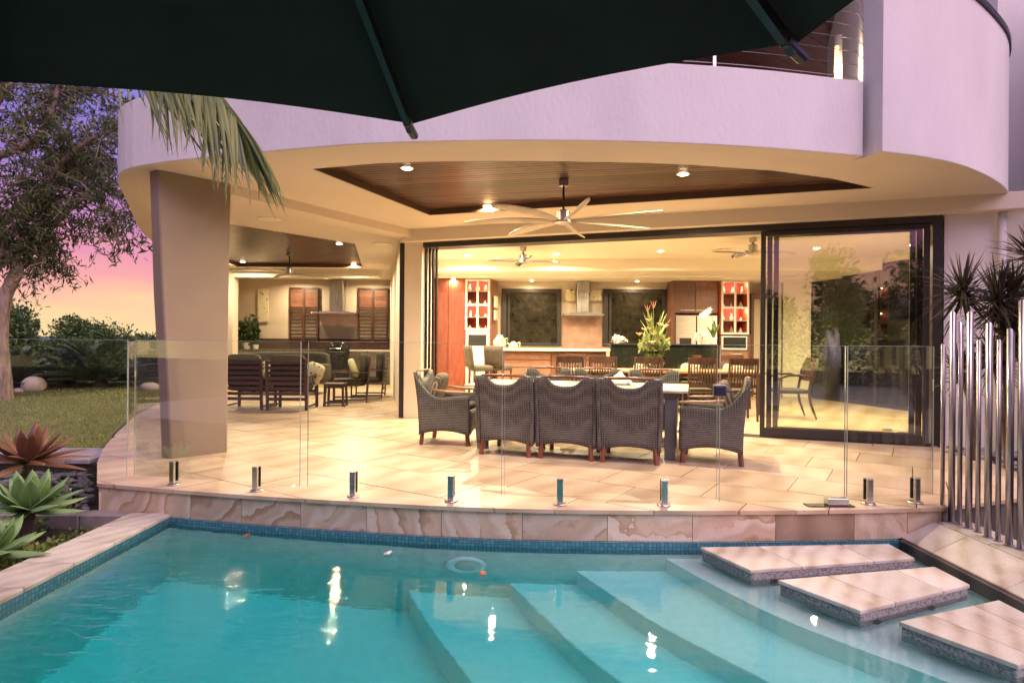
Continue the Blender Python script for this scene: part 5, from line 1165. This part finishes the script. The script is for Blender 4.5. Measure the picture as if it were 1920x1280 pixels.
def bush(name, label, cat, center, radii, n, size, mat, seed, trunk=None, clusters=9, elong=1.9, group=None):
    t = thing(name, label, cat, (center[0], center[1], 0)); rr = random.Random(seed); parts = []
    for k in range(clusters):
        a = rr.uniform(0, 6.3); q = rr.random()**.5*.62; zz = rr.uniform(-.5, .62)
        parts.append(leafcloud(n//clusters, (math.cos(a)*q*radii[0], math.sin(a)*q*radii[1], center[2]+zz*radii[2]), tuple(r*rr.uniform(.38, .55) for r in radii), size, elong, .35, seed=seed*13+k))
    fast_quads('crown', np.concatenate(parts), mat, t)
    if trunk:
        mb = MB()
        for k in range(5):
            a = k*1.3; mb.tube([(0, 0, -.4), (math.cos(a)*.08, math.sin(a)*.08, center[2]*.6), (math.cos(a)*radii[0]*.5, math.sin(a)*radii[1]*.5, center[2]+radii[2]*.3)], [trunk, trunk*.7, trunk*.2], 6)
        mb.build('trunk', m_bark2, t, smooth=True)
    return t
def bp(px, py, d): q = D(px, py, d); return (q.x, q.y, q.z)
bush('broadleaf_tree', 'dense dark broadleaf tree behind the gum trunk', 'tree', bp(30, 655, 17), (1.15, .9, 1.4), 7000, .13, m_hedge, 3, .08, clusters=16)
bush('rounded_tree', 'rounded green tree in the middle of the garden skyline', 'tree', bp(172, 650, 21), (1.35, 1.1, 1.15), 8000, .13, m_hedge, 8, .09, clusters=18)
bush('small_tree', 'small dark tree just left of the leaning pillar', 'tree', bp(280, 672, 18), (.65, .7, .95), 3600, .12, m_hedge, 12, .05, clusters=12)
bush('light_green_shrub', 'bright light-green shrub between the two skyline trees', 'shrub', bp(115, 682, 16.5), (.68, .5, .8), 3200, .10, m_light, 21, .03)
for k, (px, lb) in enumerate(((-60, 'dark hedge shrub at the far left behind the boulders'), (30, 'dark hedge shrub behind the largest boulder'), (160, 'dark hedge shrub behind the big cycad'), (265, 'dark hedge shrub beside the pillar'))):
    bush('hedge_shrub', lb, 'shrub', bp(px, 688, 19), (1.5, .8, 1.12), 5000, .13, m_hedge, 40+k, .04, clusters=12)
def cycad(loc, r, nf, label, seed, up=(.2, 1.2)):
    t = thing('cycad', label, 'cycad', loc); rr = random.Random(seed); MB().lathe([(.12, -.2), (.16, .0), (.14, .12), (.05, .18)], n=12).build('trunk', m_bark2, t, smooth=True)
    for k in range(nf):
        a = rr.uniform(0, 2*PI); el = rr.uniform(*up); l = r*rr.uniform(.85, 1.1); pts = [Vector((math.cos(a)*l*u*math.cos(el*(1-.25*u)), math.sin(a)*l*u*math.cos(el*(1-.25*u)), .14+l*u*math.sin(el)*(1-.22*u))) for u in np.linspace(0, 1, 8)]
        mb = MB(); mb.tube(pts, [.012]*4+[.008]*4, 3, cap=False); m = len(pts)
        for j in range(44):
            u = .12+.86*j/44; i = min(int(u*7), 6); p = pts[i]+(pts[i+1]-pts[i])*(u*7-i); tg = (pts[i+1]-pts[i]).normalized(); sd_ = tg.cross(Vector((0, 0, 1))).normalized(); ll = .20*r*math.sin(PI*min(1, u*.8+.2))**.6
            for s_ in (-1, 1):
                q = p+sd_*s_*ll*.8+tg*ll*.5+Vector((0, 0, ll*.35)); n_ = tg*.024; mb.add([p-n_, q, p+n_], [(0, 1, 2)])
        mb.build('frond', m_cyc, t)
    return t
cycad((*bp(190, 712, 15.3)[:2], .05), 1.4, 70, 'big cycad with spreading fronds behind the lawn', 3, (-.05, 1.35))
cycad((*bp(25, 715, 14.6)[:2], .02), 1.15, 50, 'cycad behind the gum trunk and boulders', 4, (-.05, 1.3))
cycad((*bp(130, 720, 16.)[:2], .05), 0.8, 40, 'smaller cycad between the boulder and the big cycad', 6, (-.05, 1.2))
m_bould = M('pale_boulder', (.66, .60, .50), .8, c2=(.50, .42, .30), scale=3, bump=.3, bscale=60)
for px, py, d, s, lb in ((64, 722, 14.1, (.50, .46, .43), 'largest smooth rounded boulder at the back of the lawn'), (-2, 731, 13.4, (.42, .4, .34), 'pale boulder cut off by the left edge of the photo'), (38, 733, 14.0, (.28, .25, .16), 'small pale stone tucked beside the largest boulder'), (284, 727, 14.6, (.5, .4, .26), 'low pale boulder at the foot of the small tree by the pillar')):
    q = D(px, py, d); o = MB().blob((0, 0, 0), s, 1.0, 24, jit=.06).build('boulder', m_bould, smooth=True, sub=1); o.location = q; o.rotation_euler = (0, .12, .3); tag(o, lb, 'boulder', 'boulders behind the lawn')
mc = []
for i in range(900):
    x = random.uniform(-12.5, -9.6); y = 13.4+random.uniform(-.45, .9)+.05*(x+11); a = random.uniform(0, 6.3); l = random.uniform(.04, .09); z = .0+random.uniform(0, .03)
    mc.append([(x, y, z), (x+math.cos(a)*l, y+math.sin(a)*l, z+.02), (x+math.cos(a)*l-.02, y+math.sin(a)*l+.02, z+.02), (x-.02, y+.02, z)])
tag(fast_quads('bark_mulch', np.array(mc), M('bark_mulch_brown', (.07, .035, .02), .95), kind='stuff'), 'dark bark mulch round the gum trunk and boulders', 'mulch')
# rosettes
def rosette(loc, name, label, cat, n, l, wd, mat, seed, up=(.25, 1.3), curl=.25, part='leaf', grp=None, keel=.25):
    t = thing(name, label, cat, loc, group=grp); rr = random.Random(seed)
    for k in range(n):
        a = k*2.39996+rr.uniform(-.15, .15); f = k/n; el = up[0]+(up[1]-up[0])*f+rr.uniform(-.08, .08); ll = l*(1-.35*f)*rr.uniform(.88, 1.08)
        us = np.linspace(0, 1, 8); pts = [(math.cos(a)*ll*u*math.cos(el), math.sin(a)*ll*u*math.cos(el), .03+ll*(u*math.sin(el)-curl*u*u*math.cos(el))) for u in us]
        ws = [wd*v for v in (.45, .7, .92, 1.0, .95, .75, .45, .03)]
        MB().strip(pts, ws, (-math.sin(a), math.cos(a), 0), keel).build(part, mat, t, smooth=True, solid=.003 if keel > .1 else 0)
    return t
m_agave = leaf_mat('agave_leaf', (.34, .50, .19), (.18, .32, .11), rough=.5, trans=.08, scale=2)
m_brom = leaf_mat('bromeliad_leaf', (.46, .19, .10), (.20, .09, .05), rough=.4, trans=.12, scale=5)
q = D(52, 950, 4.75); rosette((q.x, q.y, q.z-.05), 'agave', 'large pale green agave rosette in front of the pebble bed', 'agave', 28, .46, .13, m_agave, 2, (.0, 1.35), .12)
MB().tube([(q.x, q.y, -.5), (q.x, q.y, q.z)], .05, 10).build('stem', m_bark2, tag(bpy.data.objects['agave'])).matrix_parent_inverse = Matrix.Translation((-q.x, -q.y, -(q.z-.05)))
q = D(-18, 1028, 4.1); rosette((q.x, q.y, q.z-.05), 'agave', 'smaller green agave rosette lower at the left edge of the photo', 'agave', 20, .38, .12, m_agave, 5, (.05, 1.3), .12)
q = D(52, 868, 5.7); rosette((q.x, q.y, q.z-.02), 'bromeliad', 'rust-red bromeliad behind the agave', 'bromeliad', 28, .62, .11, m_brom, 9, (.12, 1.25), .22)
MB().tube([(q.x, q.y, -.4), (q.x, q.y, q.z)], .04, 8).build('stem', m_bark2, bpy.data.objects['bromeliad']).matrix_parent_inverse = Matrix.Translation((-q.x, -q.y, -(q.z-.02)))
# dracaenas
m_drac = leaf_mat('dracaena_leaf', (.075, .06, .035), (.02, .02, .014), rough=.4, trans=.05)
def dracaena(base, heads, label, seed):
    t = thing('dracaena', label, 'dracaena', base); rr = random.Random(seed); b = Vector(base)
    for hp, r, n in heads:
        h = Vector(hp)-b; MB().tube(smoothpts([(rr.uniform(-.04, .04), rr.uniform(-.04, .04), -.1), (h.x*.35, h.y*.4, h.z*.45), (h.x*.8, h.y*.85, h.z*.8), tuple(h)], 3), .022, 7).build('stem', m_bark2, t, smooth=True)
        mb = MB()
        for k in range(n):
            a = rr.uniform(0, 2*PI); el = rr.uniform(-.9, 1.45); l = r*rr.uniform(.75, 1.15); st = h+Vector((0, 0, rr.uniform(-.12, .03)))
            pts = [st+Vector((math.cos(a)*l*u*math.cos(el), math.sin(a)*l*u*math.cos(el), l*(u*math.sin(el)-.14*u*u))) for u in (0, .3, .65, 1)]
            mb.strip(pts, [.022, .024, .016, .002], (-math.sin(a), math.cos(a), 0), .3)
        mb.build('leaf_rosette', m_drac, t, smooth=True)
    return t
dracaena((*P(1830, 862)[:2], 0), [(D(1806, 540, 5.9), .44, 110), (D(1800, 690, 6.1), .34, 70)], 'spiky dracaena with its head nearest the glass doors', 1)
dracaena((*P(1885, 878)[:2], 0), [(D(1872, 560, 5.6), .44, 130), (D(1900, 545, 5.9), .42, 120), (D(1862, 665, 5.8), .38, 120), (D(1895, 620, 5.5), .38, 110)], 'dense many-headed dracaena behind the tallest steel poles', 2)
dracaena((*P(1950, 885)[:2], 0), [(D(1938, 470, 5.3), .38, 70), (D(1925, 620, 5.4), .36, 60)], 'tall dracaena leaning in from the right edge of the photo', 3)
# palm
m_palm = leaf_mat('palm_leaflet', (.30, .33, .10), (.06, .10, .03), rough=.4, trans=.25, scale=1.5)
t = thing('palm_tree', 'palm tree whose drooping frond hangs over the left of the balcony band', 'palm', (-6.4, 4.6, -.46))
MB().tube([(0, 0, 0), (.05, 0, 2), (.15, 0, 4.4)], [.14, .11, .09], 12).build('trunk', m_bark2, t, smooth=True)
def frond(pts, n, ll, seed, hang=1.0, u0=.25):
    o0 = Vector((-6.4, 4.6, -.46)); rr = random.Random(seed); sp_ = smoothpts([Vector(p)-o0 for p in pts], 6); mb = MB(); mb.tube(sp_, list(np.linspace(.022, .006, len(sp_))), 6)
    fr_o = mb.build('rachis', m_palm, t, smooth=True); lf = MB(); m = len(sp_)-1
    for j in range(n):
        u = u0+(1-u0)*j/n; i = min(int(u*m), m-1); p = sp_[i]+(sp_[i+1]-sp_[i])*(u*m-i); tg = (sp_[i+1]-sp_[i]).normalized(); sd_ = tg.cross(Vector((0, 0, 1))).normalized()
        for s_ in (-1, 1):
            l = ll*math.sin(PI*min(.93, .30+u*.62))**.7*rr.uniform(.75, 1.1); d0 = (sd_*s_*.42+tg*.50+Vector((rr.gauss(0, .08), rr.gauss(0, .08), -.15))).normalized()
            q = [p+d0*l*v+Vector((0, 0, -hang*l*.55*v*v)) for v in (0, .2, .45, .7, .88, 1)]
            q[-1] += Vector((rr.gauss(0, .015), rr.gauss(0, .015), 0)); lf.strip(q, [.010, .022, .026, .020, .011, .002], (rr.gauss(0, .3)+.6, .2+rr.gauss(0, .5), .1), .3)
    lf.build('leaflets', m_palm, t, smooth=True, kind='stuff')
dd = 4.1
frond([(-6.25, 4.6, 3.95), D(-250, -60, 4.4), D(60, 40, 4.2), D(150, 85, dd), D(270, 105, dd), D(380, 150, dd-.05), D(445, 225, dd-.1)], 76, .98, 3, 1.0, .56)
frond([(-6.25, 4.6, 3.95), (-7.2, 4.9, 4.7), (-8.3, 5.2, 4.4), (-9, 5.4, 3.6)], 40, .6, 4); frond([(-6.25, 4.6, 3.95), (-6.6, 3.4, 4.8), (-6.9, 2.2, 4.5), (-7.1, 1.4, 3.7)], 40, .6, 5); frond([(-6.25, 4.6, 3.95), (-7.0, 5.8, 4.5), (-8, 7.2, 4.3), (-8.8, 8.2, 3.6)], 40, .6, 6)
# trees behind the camera show in the glass; hedge added to darken its reflections
for k, (x, y, h, w_) in enumerate([(-9, -11, 5, 2.6), (-3.5, -13, 4.0, 2.0), (3.5, -13, 6, 2.4), (9.5, -11, 4.6, 2.2), (15, -6, 5, 2.6), (.2, -12, 5.2, 1.7), (6.3, -12.5, 5.6, 1.9)]):
    bush('garden_tree', ['leftmost', 'second from left', 'middle', 'fourth', 'rightmost', 'slim middle-left', 'slim middle-right'][k]+' leafy tree standing behind the photographer across the pool', 'tree', (x, y, h*.62), (w_, w_, h*.42), 3600, .22, m_hedge, 60+k, .14, clusters=14, group=None)['group'] = 'trees behind the pool'
for k in range(8):
    bush('added_hedge', ['first', 'second', 'third', 'fourth', 'fifth', 'sixth', 'seventh', 'eighth'][k]+' added hedge shrub from the left, unseen behind the photographer', 'hedge', (-13.5+3.6*k, -9.2-.4*(k % 2), .9), (2.5, 1.1, 1.6+.25*(k % 3)), 3000, .16, m_hedge, 100+k, .05, clusters=14)['group'] = 'added hedge behind the pool'
for k in range(6):  # shrubs added to keep sky from showing through the window
    bush('screen_shrub', ['first', 'second', 'third', 'fourth', 'fifth', 'sixth'][k]+' dark shrub added beyond the living room window, counted from the sliding doors', 'shrub', (9.6+.2*(k % 2), 8.2+1.5*k, 1.3), (.9, 1.0, 1.7), 1500, .2, m_hedge, 80+k, .05, clusters=10)['group'] = 'added shrubs beyond the living room window'
